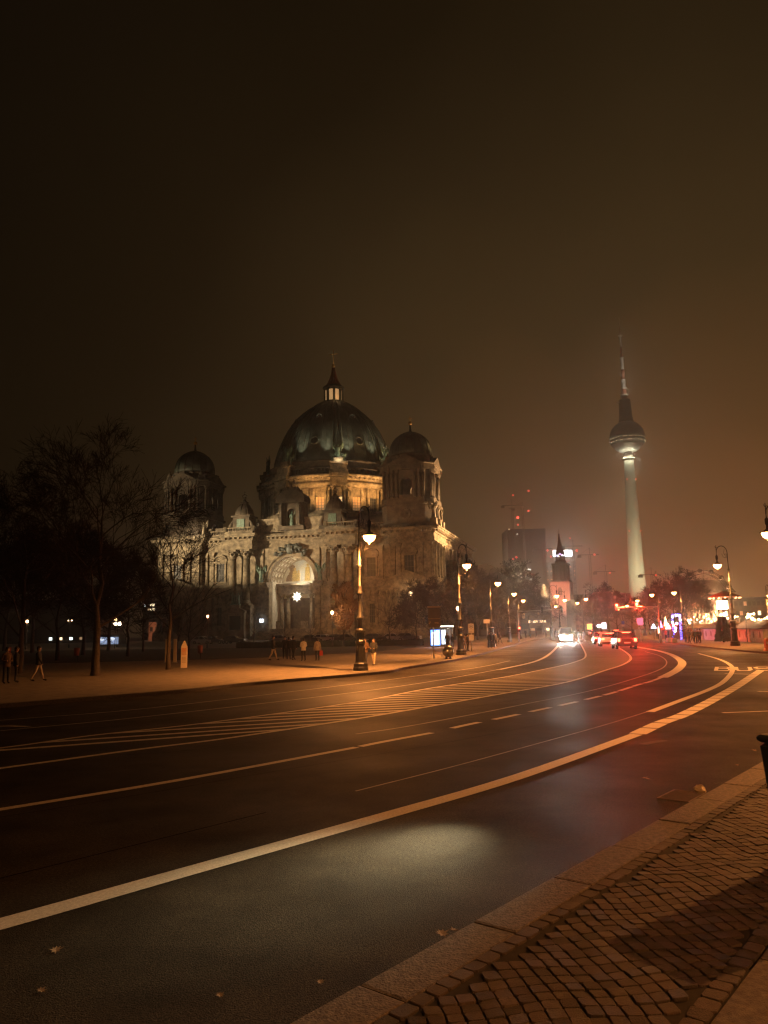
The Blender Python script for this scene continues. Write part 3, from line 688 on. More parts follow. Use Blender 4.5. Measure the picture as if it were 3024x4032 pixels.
# ---- central gable aedicule
b = MB(); z = 31.2
b.box(-4.3, 3.7, -.6, 4, z, z+1.2); b.box(-3.9, -2.2, -.3, 4, z+1.2, z+8); b.box(1.6, 3.3, -.3, 4, z+1.2, z+8); b.box(-2.2, 1.6, 1.6, 3.9, z+1.2, z+8)
b.archwall(-2.2, 1.6, z+1.2, z+8, 1.3, -.3, z+5, .2, 1.6, 12)
b.box(-4.6, 4.0, -.9, 4.2, z+8, z+9)
n = 12; ps = [(-.3-4.4*cos(pi*i/n), z+9+2.6*sin(pi*i/n)) for i in range(n+1)]; b.prismy(ps, -.8, 4)
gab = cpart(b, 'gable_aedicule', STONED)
b = MB()
for k in range(12): t_ = -1+2*k/11; b.ell((-.3+t_*3.9, -.2, z+9+3.0*sqrt(max(0, 1-t_*t_))), (.5, .5, .8), 6, 4)
figure_mb(b, -.3, -.3, z+11.4, 2.8, 0, 2, True); figure_mb(b, -2.3, -.3, z+10.5, 2.4, 0, 1); figure_mb(b, 1.7, -.3, z+10.5, 2.4, 0, -1); b.build('gable_sculpture', STONED, gab)
b = MB(); figure_mb(b, -.3, .6, z+1.3, 4.2, 0, 1); b.build('niche_statue', BRONZE, gab)
for u in (-3.1, 2.5):
    b = column_mb(6.7, .38); c = b.build('aedicule_column', STONED, gab); c.location = (u, -.75, z+1.2)
# ---- small domed aediculae
def small_dome(u, nm='small_domed_turret'):
    b = MB(); z = 30.6
    b.M = Matrix.Translation((u, 0.6, 0))
    b.box(-3.7, 3.7, -3.2, 3.2, z, z+1.0); b.box(-2.6, 2.6, -2.4, 2.4, z+1, z+5.0); b.box(-3.0, 3.0, -2.8, 2.8, z+5, z+5.5)
    for sx in (-1, 1):
        b.tube([(sx*3.5, -2, z+1), (sx*3.5, -2, z+2.4), (sx*2.9, -2, z+3.6), (sx*2.5, -2, z+4.2)], [.5, .6, .4, .2], 8)
    o = cpart(b, nm, STONED)
    b = MB(); b.M = Matrix.Translation((u, 0.6, 0)); b.lathe([(2.9, z+5.5), (2.8, z+6.2), (2.5, z+7.2), (1.9, z+8.2), (1.3, z+8.9), (1.1, z+9.3), (1.3, z+9.6), (.6, z+10.0), (.35, z+10.6)], 16)
    for k in range(8):
        a = k*pi/4; b.tube([(2.9*cos(a), 2.9*sin(a), z+5.6), (2.6*cos(a), 2.6*sin(a), z+7.2), (1.3*cos(a), 1.3*sin(a), z+9)], .13, 4)
    b.ell((0, 0, z+10.9), (.55, .55, .5), 8, 6)
    for k in range(6): a = k*pi/3; b.tube([(.5*cos(a), .5*sin(a), z+11.1), (.75*cos(a), .75*sin(a), z+11.7), (.05, 0, z+12.2)], .09, 4)
    b.tube([(0, 0, z+12), (0, 0, z+13)], .08, 4); b.tube([(-.35, 0, z+12.6), (.35, 0, z+12.6)], .07, 4)
    b.build('crowned_dome', STONED, o)
    b = MB(); b.M = Matrix.Translation((u, 0.6, 0)); b.box(-1.2, 1.2, -2.65, -2.41, z+1.4, z+4.4); b.build('panel', BRONZE, o)
small_dome(-15.4); small_dome(12.9)
# ---- corner towers
_bc = []
def place_col(M_, par):
    if not _bc: _bc.append(column_mb(8.3, .42).build('belfry_column', STONED, par)); c = _bc[0]
    else: c = _bc[0].copy(); COL.objects.link(c); c.parent = par
    c.matrix_local = M_
def tower(u, v, glow=False):
    b = MB(); T = Matrix.Translation((u, v, 0)); b.M = T; c = 2.2; W = 7.4
    def octa(w_, c_): return [(-w_+c_, -w_), (w_-c_, -w_), (w_, -w_+c_), (w_, w_-c_), (w_-c_, w_), (-w_+c_, w_), (-w_, w_-c_), (-w_, -w_+c_)]
    b.prism(octa(7.9, 1.2), 30.0, 31.6); b.prism(octa(7.3, 1.8), 31.6, 36.8); b.prism(octa(7.9, 1.8), 36.8, 37.4); b.prism(octa(7.6, 2.2), 37.4, 38.6)
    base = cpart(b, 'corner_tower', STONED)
    # wreaths + scrolls on the plinth
    b = MB()
    for k in range(4):
        b.M = T @ Matrix.Rotation(k*pi/2, 4, 'Z'); 
        b = MB(); b.M = T @ Matrix.Rotation(k*pi/2, 4, 'Z')
        for i in range(14): a = 2*pi*i/14; b.ell((cos(a)*1.25, -7.4, 34.2+sin(a)*1.25), (.4, .3, .4), 6, 4)
        b.ell((0, -7.35, 34.2), (.6, .3, .6), 8, 5); b.box(-5.2, -2.2, -7.42, -7.3, 32.6, 35.9); b.box(2.2, 5.2, -7.42, -7.3, 32.6, 35.9)
        b.build('wreath_panel', STONED, base)
    # belvedere
    b = MB()
    for k in range(4):
        b.M = T @ Matrix.Rotation(k*pi/2, 4, 'Z'); b.archwall(-4.6, 4.6, 38.6, 46.9, 1.7, 0, 43.0, -6.6, -5.4, 12, 39.2)
        b.prismy([(-2.6, 38.61), (2.6, 38.61), (2.6, 39.7), (-2.6, 39.7)], -6.9, -6.62)
    b.M = T
    for k in range(4):
        b.M = T @ Matrix.Rotation(k*pi/2+pi/4, 4, 'Z'); b.box(-2.0, 2.0, -7.9, -6.6, 38.6, 46.9)
    b.M = T; b.prism(octa(6.2, 2.0), 46.5, 46.89)
    bel = b.build('belfry', STONED, base)
    for k in range(4):
        for x in (-3.9, -2.6, 2.6, 3.9): place_col(T @ Matrix.Rotation(k*pi/2, 4, 'Z') @ Matrix.Translation((x, -7.1, 38.6)), base)
        for x in (-1.3, 1.3): place_col(T @ Matrix.Rotation(k*pi/2+pi/4, 4, 'Z') @ Matrix.Translation((x, -8.5, 38.6)), base)
    b = MB(); b.M = T; b.prism(octa(7.5, 2.0), 46.9, 47.6); b.prism(octa(7.6, 2.1), 47.6, 48.3); b.prism(octa(8.1, 2.2), 48.3, 48.7)
    for k in range(4):
        b.M = T @ Matrix.Rotation(k*pi/2, 4, 'Z'); b.prismy([(-4.9, 48.7), (4.9, 48.7), (0, 51.2)], -7.9, -5.5)
        b.M = T @ Matrix.Rotation(k*pi/2+pi/4, 4, 'Z'); b.box(-2.2, 2.2, -9.1, -6.4, 46.91, 48.69); b.box(-1.0, 1.0, -8.6, -7.0, 48.7, 50.2); b.ell((0, -7.8, 50.7), (.7, .7, .9), 8, 6); b.tube([(0, -7.8, 51.3), (0, -7.8, 52.2)], .2, 5)
    b.build('belfry_cornice', STONED, base)
    b = MB(); b.M = T; b.lathe([(6.3, 48.6), (6.3, 51.0), (6.55, 51.1), (6.55, 51.7), (6.1, 51.9)], 24); 
    for k in range(8):
        a = k*pi/4+pi/8; b.box(0, 0.01, 0, .01, 50, 50.01); b.ell((6.3*cos(a), 6.3*sin(a), 51.2), (.8, .8, .6), 8, 5)
    b.build('dome_drum', STONED, base)
    b = MB(); b.M = T; pr = [(6.1, 51.9), (6.15, 52.8), (6.05, 53.9), (5.75, 55.1), (5.2, 56.3), (4.35, 57.4), (3.2, 58.3), (1.9, 58.95), (.9, 59.3), (.42, 59.7), (.28, 60.6), (.2, 61.6)]
    b.lathe(pr, 32)
    for k in range(16):
        a = k*pi/8; b.tube([((r+.03)*cos(a), (r+.03)*sin(a), z) for r, z in pr[:9]], .16, 4)
    b.build('dome', COPPER, base)
    b = MB(); b.M = T; b.ell((0, 0, 62.1), (.62, .62, .6), 12, 8); b.tube([(0, 0, 62.5), (0, 0, 64.2)], .1, 5); b.tube([(-.55, 0, 63.5), (.55, 0, 63.5)], .1, 5); b.build('gilded_cross', GOLD, base)
tower(-36.9, 8.9); tower(33.6, 8.6)
# statues on the right corner (leaning figures on scrolls)
for (x, y, z, h, f) in ((41.5, 1.0, 32.5, 4.2, .8), (41.8, 5.5, 32.5, 3.8, 1.2), (41.6, 11, 32.5, 3.6, 1.4), (-29.2, 1.6, 31.3, 4.0, -.4), (-43.2, 1.0, 31.3, 3.6, -.5)):
    b = MB(); b.box(x-.9, x+.9, y-.9, y+.9, 30.3, z); figure_mb(b, x, y, z, h, f, 1 if x > 0 else -1, True, 3); cpart(b, 'attic_statue', STONE)
# ---- drum
D0 = Matrix.Translation((0, 37, 0))
b = MB(); b.M = D0; b.lathe([(25.0, 33), (25.0, 37.6), (24.4, 37.8), (24.4, 38.6), (21.6, 38.61)], 64); b.lathe([(21.5, 38.6), (21.5, 47)], 64)
drum = cpart(b, 'drum', STONE)
b = MB(); b.M = D0
b.lathe([(22.9, 46.2), (23.0, 46.9), (23.2, 47.0), (23.3, 47.8), (23.0, 47.9), (23.0, 48.7), (23.9, 49.1), (24.6, 49.4), (24.7, 50.0), (23.3, 50.1)], 72)
for k in range(8):
    b.M = D0 @ Matrix.Rotation(k*pi/4+pi/8, 4, 'Z')
    b.box(-2.6, 2.6, -25.2, -21, 46.3, 48.8); b.box(-3.0, 3.0, -25.9, -21, 49.0, 50.15); b.box(-2.8, 2.8, -25.0, -20, 50.2, 51.2); b.box(-2.5, 2.5, -24.4, -19, 51.2, 53.2); b.box(-2.9, 2.9, -24.9, -19, 53.2, 53.8); b.box(-1.5, 1.5, -23.8, -20, 53.8, 55.2)
for k in range(96):
    b.M = D0 @ Matrix.Rotation(2*pi*(k+.5)/96, 4, 'Z'); b.box(-.33, .33, -24.2, -22.9, 48.72, 49.12)
b.build('drum_cornice', STONE, drum)
b = MB(); b.M = D0; b.lathe([(23.2, 50.1), (23.2, 50.5), (22.6, 50.5)], 64); b.lathe([(23.1, 52.0), (23.2, 52.1), (23.1, 52.4), (22.6, 52.4)], 64); b.lathe([(21.4, 50.1), (21.4, 54.4), (21.9, 54.5), (21.9, 55.1), (20.0, 55.3)], 64)
for k in range(120):
    a = 2*pi*k/120; b.lathe([(.12, 50.5), (.24, 50.9), (.1, 51.5), (.18, 52.0)], 5, 22.9*cos(a), 22.9*sin(a))
b.build('drum_balustrade', STONED, drum)
dc = None
for k in range(8):
    a0 = k*pi/4-pi/2+pi/8
    for da in (-.13, -.065, .065, .13):
        if dc is None: dc = column_mb(7.7, .55).build('drum_column', STONE, drum); c = dc
        else: c = dc.copy(); COL.objects.link(c)
        r_ = 24.0 if abs(da) < .1 else 22.9; c.location = (r_*cos(a0+da), 37+r_*sin(a0+da), 38.6); c.rotation_euler.z = a0+pi/2
LITW = emi('lit_window_amber', (1.0, .62, .26), 1.3); LITD = emi('dim_window_amber', (1.0, .55, .22), .22)
for k in range(24):
    a = 2*pi*(k+.5)/24-pi/2; M0 = D0 @ Matrix.Rotation(a+pi/2, 4, 'Z')
    if (k % 3) == 1: pass
    b = MB(); b.M = M0
    for x in (-1.75, 1.75): b.box(x-.4, x+.4, -22.3, -21.3, 38.6, 46.2)
    b.box(-1.35, 1.35, -22.0, -21.3, 43.2, 46.2)
    f = b.build('drum_window', STONE, drum)
    lit = {23: LITW, 0: LITD, 1: LITW, 2: LITD}.get(k, GLASSD)
    b = MB(); b.M = M0; b.box(-1.35, 1.35, -21.7, -21.55, 38.7, 43.2); b.build('pane', lit, f)
    b = MB(); b.M = M0
    for x in (-.45, .45): b.box(x-.06, x+.06, -21.8, -21.71, 38.7, 43.2)
    for z in (39.6, 40.5, 41.4, 42.3): b.box(-1.35, 1.35, -21.81, -21.72, z-.05, z+.05)
    b.build('glazing_bars', GRANITE, f)
# statue groups around the dome
g0 = None
for k in range(8):
    a = k*pi/4-pi/2+pi/8
    if g0 is None:
        b = MB(); figure_mb(b, 0, 0, 0, 4.6, 0, 2, True, 1)
        for s_ in (-1, 1): figure_mb(b, s_*1.7, .1, -1.0, 2.6, .3*s_, s_, True, 2)
        g0 = b.build('angel_group', BRONZE, drum); c = g0
    else: c = g0.copy(); COL.objects.link(c)
    c.location = (22.3*cos(a), 37+22.3*sin(a), 55.2); c.rotation_euler.z = a+pi/2
# ---- main dome shell
DP = [(20.0, 54.6), (20.0, 56.2), (19.8, 57.6), (19.2, 60.0), (18.5, 62.3), (17.6, 64.6), (16.6, 66.9), (15.4, 69.2), (13.9, 71.5), (12.2, 73.6), (10.2, 75.5), (8.0, 77.2), (5.8, 78.6), (4.2, 79.4), (3.9, 79.7)]
b = MB(); b.M = D0; b.lathe(DP, 96); dome = cpart(b, 'main_dome', COPPER)
b = MB(); b.M = D0
for k in range(8):
    a0 = k*pi/4-pi/2+pi/8
    for da in (-.075, .075, 0):
        b.tube([((r+.12)*cos(a0+da), (r+.12)*sin(a0+da), z) for r, z in DP[1:]], .34 if da else .22, 5)
    for da in (pi/8-.11, pi/8+.11, pi/8-.2, pi/8+.2): b.tube([((r+.05)*cos(a0+da), (r+.05)*sin(a0+da), z) for r, z in DP[1:]], .13, 4)
b.build('dome_ribs', COPPER, dome)
for k in range(8):
    a = k*pi/4-pi/2
    for z, r, q in ((62.2, 18.2, 1.3), (71.2, 13.6, .95)):
        b = MB(); M_ = Matrix.Translation((r*cos(a), 37+r*sin(a), z)) @ Matrix.Rotation(a, 4, 'Z') @ Matrix.Rotation(pi/2-.25, 4, 'Y')
        b.M = M_; ring = [(q*cos(t), q*sin(t), .45) for t in [2*pi*i/16 for i in range(17)]]; b.tube(ring, .3, 6, False); b.lathe([(q, -1.8), (q, .4)], 16)
        o = b.build('round_window', COPPER, dome); b = MB(); b.M = M_; b.lathe([(q*.8, .36), (q*.8, .46)], 16); b.build('pane', GLASSD, o)
# lantern
b = MB(); b.M = D0; b.lathe([(4.2, 79.4), (4.2, 79.9), (3.6, 80.1)], 16); b.lathe([(3.4, 84.7), (3.8, 84.9), (3.7, 85.4), (2.9, 85.8)], 16); b.lathe([(2.2, 80), (2.2, 84.8)], 8)
for k in range(8):
    a = k*pi/4+pi/8; b.M = D0 @ Matrix.Rotation(a, 4, 'Z'); b.box(-.28, .28, -3.4, -2.5, 80, 84.7)
lan = b.build('lantern', COPPER, dome)
for k in range(8):
    a = k*pi/4; b = MB(); b.M = D0 @ Matrix.Rotation(a, 4, 'Z'); b.box(-.62, .62, -2.75, -2.6, 80.4, 84.2); b.build('lantern_window', emi('lantern_glow', (1.0, .55, .22), .5), lan)
b = MB(); b.M = D0; SP_ = [(2.9, 85.6), (2.2, 86.6), (1.5, 87.9), (1.0, 89.3), (.62, 90.8), (.35, 92.4)]; b.lathe(SP_, 16)
for k in range(8): a = k*pi/4; b.tube([((r+.06)*cos(a), (r+.06)*sin(a), z) for r, z in SP_], .15, 4)
b.build('lantern_spire', mat('red_gilded_copper', (.30, .09, .05), .5, .3, var=.3), lan)
b = MB(); b.M = D0; b.ell((0, 0, 93.2), (.62, .62, .62), 12, 8); b.tube([(0, 0, 93.7), (0, 0, 99)], .14, 5); b.tube([(-1.5, 0, 97.5), (1.5, 0, 97.5)], .16, 5); b.build('gilded_cross', GOLD, lan)
# ---- side pavilions along the right flank
for v, zt, w_ in ((24.5, 15.5, 5.0), (45, 17.5, 6.5), (64, 17, 5)):
    b = MB(); b.box(41.4, 46.5, v-w_, v+w_, 0, zt-2); b.box(41.4, 47.2, v-w_-.6, v+w_+.6, zt-2, zt-1.0)
    M0 = b.M; b.M = Matrix.Translation((47.0, v, 0)) @ Matrix.Rotation(pi/2, 4, 'Z'); b.prismy([(-w_-.6, zt-1), (w_+.6, zt-1), (0, zt+2)], 0, 5.5); b.M = M0
    cpart(b, 'side_porch', STONE)
b = MB(); b.box(41.6, 43.5, 16.5, 66, 16.2, 22); cpart(b, 'side_gallery', STONE)
b = MB(); b.M = Matrix.Translation((20, 84, 0)); b.box(-24, 24, -26, 26, 0, 19); b.lathe([(15, 19), (15, 22), (14, 26), (11, 29), (6, 31), (1, 32)], 32); cpart(b, 'memorial_wing', STONED)
# ================================================================ CATHEDRAL FLOODLIGHTING
def clight(*a, **k): k['r'] = .03; return light(*a, parent=CATH, **k)
CW = (1.0, .74, .43)
sl = clight('SPOT', (-118, -112, 16), 1500000*KF, CW, r=.5, aim=(-16, 0, 27), size=23, blend=.7); sl.scale = (1.0, .42, 1.0)
clight('SPOT', (-88, -88, 12), 200000*KF, CW, aim=(-37, 8, 46), size=11, blend=.6); clight('SPOT', (-60, -88, 12), 50000*KF, CW, aim=(-8, 0, 38), size=20, blend=.8)
clight('POINT', (1.5, 3.0, 17.4), 2600, (1.0, .84, .6), r=.4)
clight('POINT', (0, 1.0, 9), 160, (1.0, .75, .42), r=.4)
for k in range(8):     # lamps on the drum roof washing the drum
    a = k*pi/4-pi/2+pi/8
    for da in (-.28, .28):
        if -pi < (a+da) < .9: clight('SPOT', (30.5*cos(a+da), 37+30.5*sin(a+da), 39.5), 12000, (1.0, .50, .16), r=.3, aim=(22*cos(a+da), 37+22*sin(a+da), 48.6), size=95, blend=.9)
for k in range(8):     # cool floods behind the balustrade washing the dome
    a = k*pi/4-pi/2
    if a > .9: continue
    for da in (-.22, .22):
        x, y = 24.2*cos(a+da), 37+24.2*sin(a+da); clight('SPOT', (x, y, 54.8), 8000, (1.0, .88, .60), r=.2, aim=(16.5*cos(a+da), 37+16.5*sin(a+da), 67), size=42, blend=.9)
    clight('POINT', (25.2*cos(a+pi/8), 37+25.2*sin(a+pi/8), 54.4), 420, (1, .8, .5), r=.15)
clight('POINT', (0, 37, 86.6), 60, (1, .3, .12)); clight('POINT', (2.6, 33.5, 81), 60, (1, .6, .25)); clight('SPOT', (6, 25, 60), 7000, (1, .62, .3), r=.2, aim=(0, 37, 93.2), size=5)
clight('SPOT', (-50, -40, 20), 3800, (1, .55, .25), aim=(-36.9, 8.9, 62.3), size=3.5); clight('SPOT', (60, -40, 20), 5200, (1, .6, .3), aim=(33.6, 8.6, 62.3), size=3.5)
clight('SPOT', (78, 34, 8), 900000, (1.0, .56, .24), r=.5, aim=(41, 8, 40), size=48, blend=.7)     # right flank
clight('SPOT', (72, -2, 6), 50000, (1.0, .56, .24), r=.5, aim=(42, 10, 24), size=60, blend=.7)
clight('POINT', (35.6, 6.9, 41.5), 130, (1, .55, .25)); clight('POINT', (43.6, 2.4, 34.2), 160, (1, .75, .5), r=.1); clight('POINT', (-31.2, -.6, 32.0), 220, (1, .82, .6), r=.1)
clight('SPOT', (26, -60, 7), 52000, (1.0, .42, .13), r=.5, aim=(22, 0, 16), size=60, blend=.8)  # added orange spot, stands in for street lamp light on the right facade
clight('SPOT', (-5, -90, 10), 110000, (1.0, .52, .22), aim=(34, 8, 44), size=14, blend=.8)
# hanging star in the portal
def star(loc, R):
    b = MB(); r_ = random.Random(2)
    dirs = []
    for i in range(26):
        z = 1-2*(i+.5)/26; a = i*2.39996; q = sqrt(1-z*z); dirs.append(Vector((q*cos(a), q*sin(a), z)))
    dirs += [Vector((cos(k*pi/4), 0, sin(k*pi/4))) for k in range(8)]
    b.ell((0, 0, 0), (R*.28,)*3, 10, 8)
    for k, d in enumerate(dirs):
        L_ = R*(1.0 if k >= 26 else .7); b.tube([tuple(d*R*.25), tuple(d*L_)], [R*.13, .01], 4, False, False)
    return b
hp = CATH.matrix_basis
t_ = thing('star_lantern', 'many-pointed glowing paper star hanging in the cathedral portal', 'star lantern', tuple(hp @ Vector((1.7, -.6, 12.0))), -YAW)
star((0, 0, 0), 1.5).build('star_body', emi('star_glow', (1, .93, .75), 8), t_)
b = MB(); b.tube([(0, 0, 1.0), (0, 0, 9.5)], .03, 4); b.build('wire', IRON, t_)
light('POINT', tuple(hp @ Vector((1.7, -2.2, 12.0))), 160, (1, .8, .5), r=.5)
t_ = thing('hanging_lamp', 'round lamp hanging on a wire before the right tower porch', 'lamp', tuple(hp @ Vector((35.3, -2.8, 11.7))), -YAW)
b = MB(); b.ell((0, 0, 0), (.62,)*3, 14, 10); b.build('globe', emi('porch_globe', (1, .78, .45), 5), t_); b = MB(); b.tube([(0, 0, .6), (0, 0, 3.4)], .04, 4); b.build('wire', IRON, t_)
light('POINT', tuple(hp @ Vector((35.3, -3.9, 11.7))), 500, (1, .62, .3), r=.4)

# ================================================================ STREET LAMPS
GLOBE = emi('lamp_globe_glow', (1.0, .42, .12), 32.0)
def candelabra(loc, arm, E_=1.0, lab='', grp='ornate cast iron street lamps', gh=6.55):
    t_ = thing('street_lamp', lab, 'street lamp', (loc[0], loc[1], .12), atan2(arm[1], arm[0]), grp)
    s_ = gh/6.55
    b = MB(); b.M = Matrix.Scale(s_, 4)
    b.lathe([(.40, 0), (.40, .14), (.37, .2), (.37, .34), (.30, .40), (.29, .46)], 8, smooth=False)
    b.lathe([(.27, .46), (.235, 1.32), (.27, 1.38), (.27, 1.46), (.21, 1.52), (.20, 1.85), (.27, 1.92), (.27, 2.02), (.16, 2.1)], 8, smooth=False)
    for k in range(4): a = k*pi/2+pi/8; b.ell((.24*cos(a), .24*sin(a), 1.1), (.05, .05, .14), 6, 4)
    b.build('base', IRON, t_)
    b = MB(); b.M = Matrix.Scale(s_, 4)
    b.lathe([(.13, 2.1), (.12, 2.5), (.19, 2.56), (.19, 2.66), (.11, 2.74), (.085, 3.75), (.15, 3.82), (.16, 3.9), (.10, 4.0), (.10, 4.2), (.12, 4.25), (.07, 4.3), (.062, 5.2), (.12, 5.26), (.12, 5.34), (.08, 5.42), (.09, 5.6), (.052, 5.75), (.05, 6.2), (.09, 6.24), (.09, 6.34), (.05, 6.4), (.035, 6.9), (.03, 7.5), (.045, 7.6)], 12)
    b.build('pole', IRON, t_)
    b = MB(); b.M = Matrix.Scale(s_, 4); A_ = 1.06
    pts = [(0, 0, 7.5)]+[(A_/2-A_/2*cos(q*pi/10), 0, 7.75+.55*sin(q*pi/10)) for q in range(0, 9)]+[(A_-.02, 0, 7.95), (A_, 0, 7.75)]
    b.tube(pts, .035, 6); b.tube([(A_, 0, 8.35), (A_, 0, 7.2)], [.02, .03], 6); b.tube([(A_+.12, 0, 8.25), (A_, 0, 8.1), (A_-.1, 0, 8.2)], .02, 4)
    sp = [(0.05+.32*q/12*cos(q*.55)+.16, 0, 7.55+.32*q/12*sin(q*.55)) for q in range(13)]; b.tube(sp, .016, 4)
    b.tube([(0, 0, 7.2), (.35, 0, 7.7), (.25, 0, 8.05)], .015, 4)
    b.lathe([(.03, 7.55), (.10, 7.45), (.10, 7.2), (.05, 7.1), (.07, 6.95), (.12, 6.85)], 10, A_, 0)
    b.build('arm', IRON, t_)
    b = MB(); b.M = Matrix.Scale(s_, 4); b.lathe([(.40, 6.72), (.42, 6.74), (.24, 6.80), (.12, 6.90)], 24, A_, 0); b.build('shade', IRON, t_)
    b = MB(); b.M = Matrix.Scale(s_, 4); b.ell((A_, 0, 6.71), (.31, .31, .33), 24, 8, -1, 0); b.lathe([(.015, 6.28), (.03, 6.3), (.01, 6.35)], 6, A_, 0); b.build('globe', GLOBE, t_)
    light('SPOT', (A_*s_, 0, 6.34*s_), 1500*E_*KL, WARM, r=.03, aim=(A_*s_, 0, 0), size=168, blend=.7, parent=t_)
    return t_
LL = []
g = G(1420, 2650); candelabra(g, (.55, -.9), 1.6, 'tall ornate street lamp at the kerb in front of the cathedral, nearest of its row', gh=6.35)
g = G(1816, 2585); candelabra(g, (.55, -.9), 1.3, 'ornate street lamp beside the metal ball, behind the bus stop sign pole', gh=6.6)
for (px, D, gy, lab) in ((1938, 83, 2303, 'ornate street lamp with two dark-clad walkers at its foot'), (2008, 109, 2343, 'ornate street lamp left of the hanging traffic signals'), (2048, 140, 2368, 'ornate street lamp farthest along the left kerb')):
    p = P(px, 2540, D); q = P(px+20, gy, D); candelabra(p, (.7, -.7), 1.0, lab, gh=q.z-.1)
g = G(2895, 2548); candelabra(g, (-.95, -.25), 1.4, 'tall ornate street lamp before the white market huts on the right', gh=7.25)
p = P(2694, 2520, 111); candelabra(p, (-.95, -.2), 1.0, 'ornate street lamp left of the blue lit arch, dark crook above')
for (px, gy, D, lab) in ((2592, 2345, 134, 'distant ornate street lamp right of the television tower foot'), (2531, 2367, 162, 'distant ornate street lamp directly below the television tower'), (2486, 2387, 198, 'distant ornate street lamp between the two red signals'), (2449, 2400, 238, 'distant ornate street lamp just right of the left red signal'), (2330, 2361, 150, 'distant ornate street lamp right of the pink church tower'), (2293, 2376, 190, 'distant ornate street lamp close against the church tower edge')):
    q = P(px, gy, D); candelabra(q, (-1, -.1), .9, lab, gh=min(8.5, q.z-.1))
for (px, gy, D, lab) in ((2165, 2350, 128, 'distant street lamp left of the church, over the oncoming van lane'), (2200, 2366, 158, 'distant street lamp in front of the pink church tower'), (2170, 2390, 220, 'small distant street lamp above the crossing signals')):
    q = P(px, gy, D); candelabra(q, (1, -.1), .9, lab, gh=min(8.5, q.z-.1))
# two lamps of the same row, one at the right picture edge and one just outside it that lights the near lanes
p = P(3086, 2112, 42); candelabra((p.x, p.y), (-.95, -.3), 1.1, 'ornate street lamp cut by the right picture edge, above the huts', gh=6.7)
candelabra((13.2, 14.0), (-.9, .3), 1.15, 'ornate street lamp just outside the right edge lighting the near kerb')
candelabra((-17.5, -6.0), (.8, .5), .3, 'ornate street lamp behind the camera on the far kerb')
candelabra((7.2, -4.0), (-.8, .5), .42, 'ornate street lamp behind the camera on the near kerb')
p = P(3018, 2350, 90); candelabra((p.x, p.y), (-.1, -1), 1.0, 'lamp above the string lights at the right edge of the market', gh=p.z-.1)
# simple globe lamps in the park
def park_lamp(px, py, D, lab, E_=1.0, c=(1.0, .55, .25), twin=False, r=.2):
    q = P(px, py, D); t_ = thing('park_lamp', lab, 'park lamp', (q.x, q.y, .14), 0, 'plain globe lamps around the lawn'); h = q.z-.14
    b = MB(); b.lathe([(.12, 0), (.1, .5), (.05, .6), (.04, h-.3), (.09, h-.25)], 8); b.build('pole', IRON, t_)
    for dx in ((-.3, .3) if twin else (0,)):
        b = MB(); b.ell((dx, 0, h), (r, r, r*1.1), 12, 8); b.build('globe', emi('park_globe_%d' % int(c[2]*100), c, 14.0), t_)
    if twin: b = MB(); b.tube([(-.3, 0, h-.2), (0, 0, h-.4), (.3, 0, h-.2)], .03, 4); b.build('bracket', IRON, t_)
    light('POINT', (0, -.35, h-.3), 110*E_, c, r=.15, parent=t_); return t_
park_lamp(818, 2427, 105, 'reddish park lamp on a thin post before the left tower', .4, (1, .42, .2), r=.17)
park_lamp(1308, 2412, 97, 'park lamp beside the small orange-lit tree before the cathedral', 3.0)
park_lamp(1803, 2396, 89, 'park lamp between the bus shelter and the ornate street lamp', 1.5)
park_lamp(107, 2447, 119, 'park lamp low at the far left among the dark trees', .8)
park_lamp(456, 2438, 115, 'park lamp right of the big bare tree trunk', .8)
park_lamp(463, 2456, 125, 'twin-headed white flood lamp just under a park lamp', .4, (1, .85, .6), True, .28)
park_lamp(276, 2443, 130, 'faint park lamp with two small heads left of the big bare tree', .15, (.9, .6, .3), True, .1)

# ================================================================ TREES
def branch_mb(bt, bw, p, d, L_, r, depth, rnd, spread, up, minr, seglen=1.0, tw=3):
    n = 3 if depth > 0 else 2
    pts = [p]; rad = [r]; q = p; dd = d.copy()
    for i in range(n):
        dd = (dd+Vector((rnd.gauss(0, .10), rnd.gauss(0, .10), rnd.gauss(0, .06)+up))).normalized(); q = q+dd*(L_/n); pts.append(q); rad.append(max(minr, r*(1-(i+1)/n*.42)))
    (bt if depth >= 4 else bw).tube(pts, rad, 6 if depth >= 4 else (4 if depth > 1 else 3), False, depth > 2)
    if depth == 0: return
    k = rnd.choice((3, 4)) if depth < 4 else 3
    for i in range(k):
        f = rnd.uniform(.35, 1.0) if i else 1.0; idx = min(n-1, int(f*n)); st = pts[idx].lerp(pts[idx+1], f*n-idx) if f < 1 else pts[-1]
        a = rnd.uniform(0, 2*pi); ref = dd.orthogonal().normalized(); side = (Matrix.Rotation(a, 3, dd) @ ref)
        nd = (dd*cos(spread*rnd.uniform(.5, 1.2))+side*sin(spread*rnd.uniform(.6, 1.2))).normalized()
        branch_mb(bt, bw, st, nd, L_*rnd.uniform(.62, .8), max(minr, r*(.55 if i == 0 else .42)), depth-1, rnd, spread, up, minr)
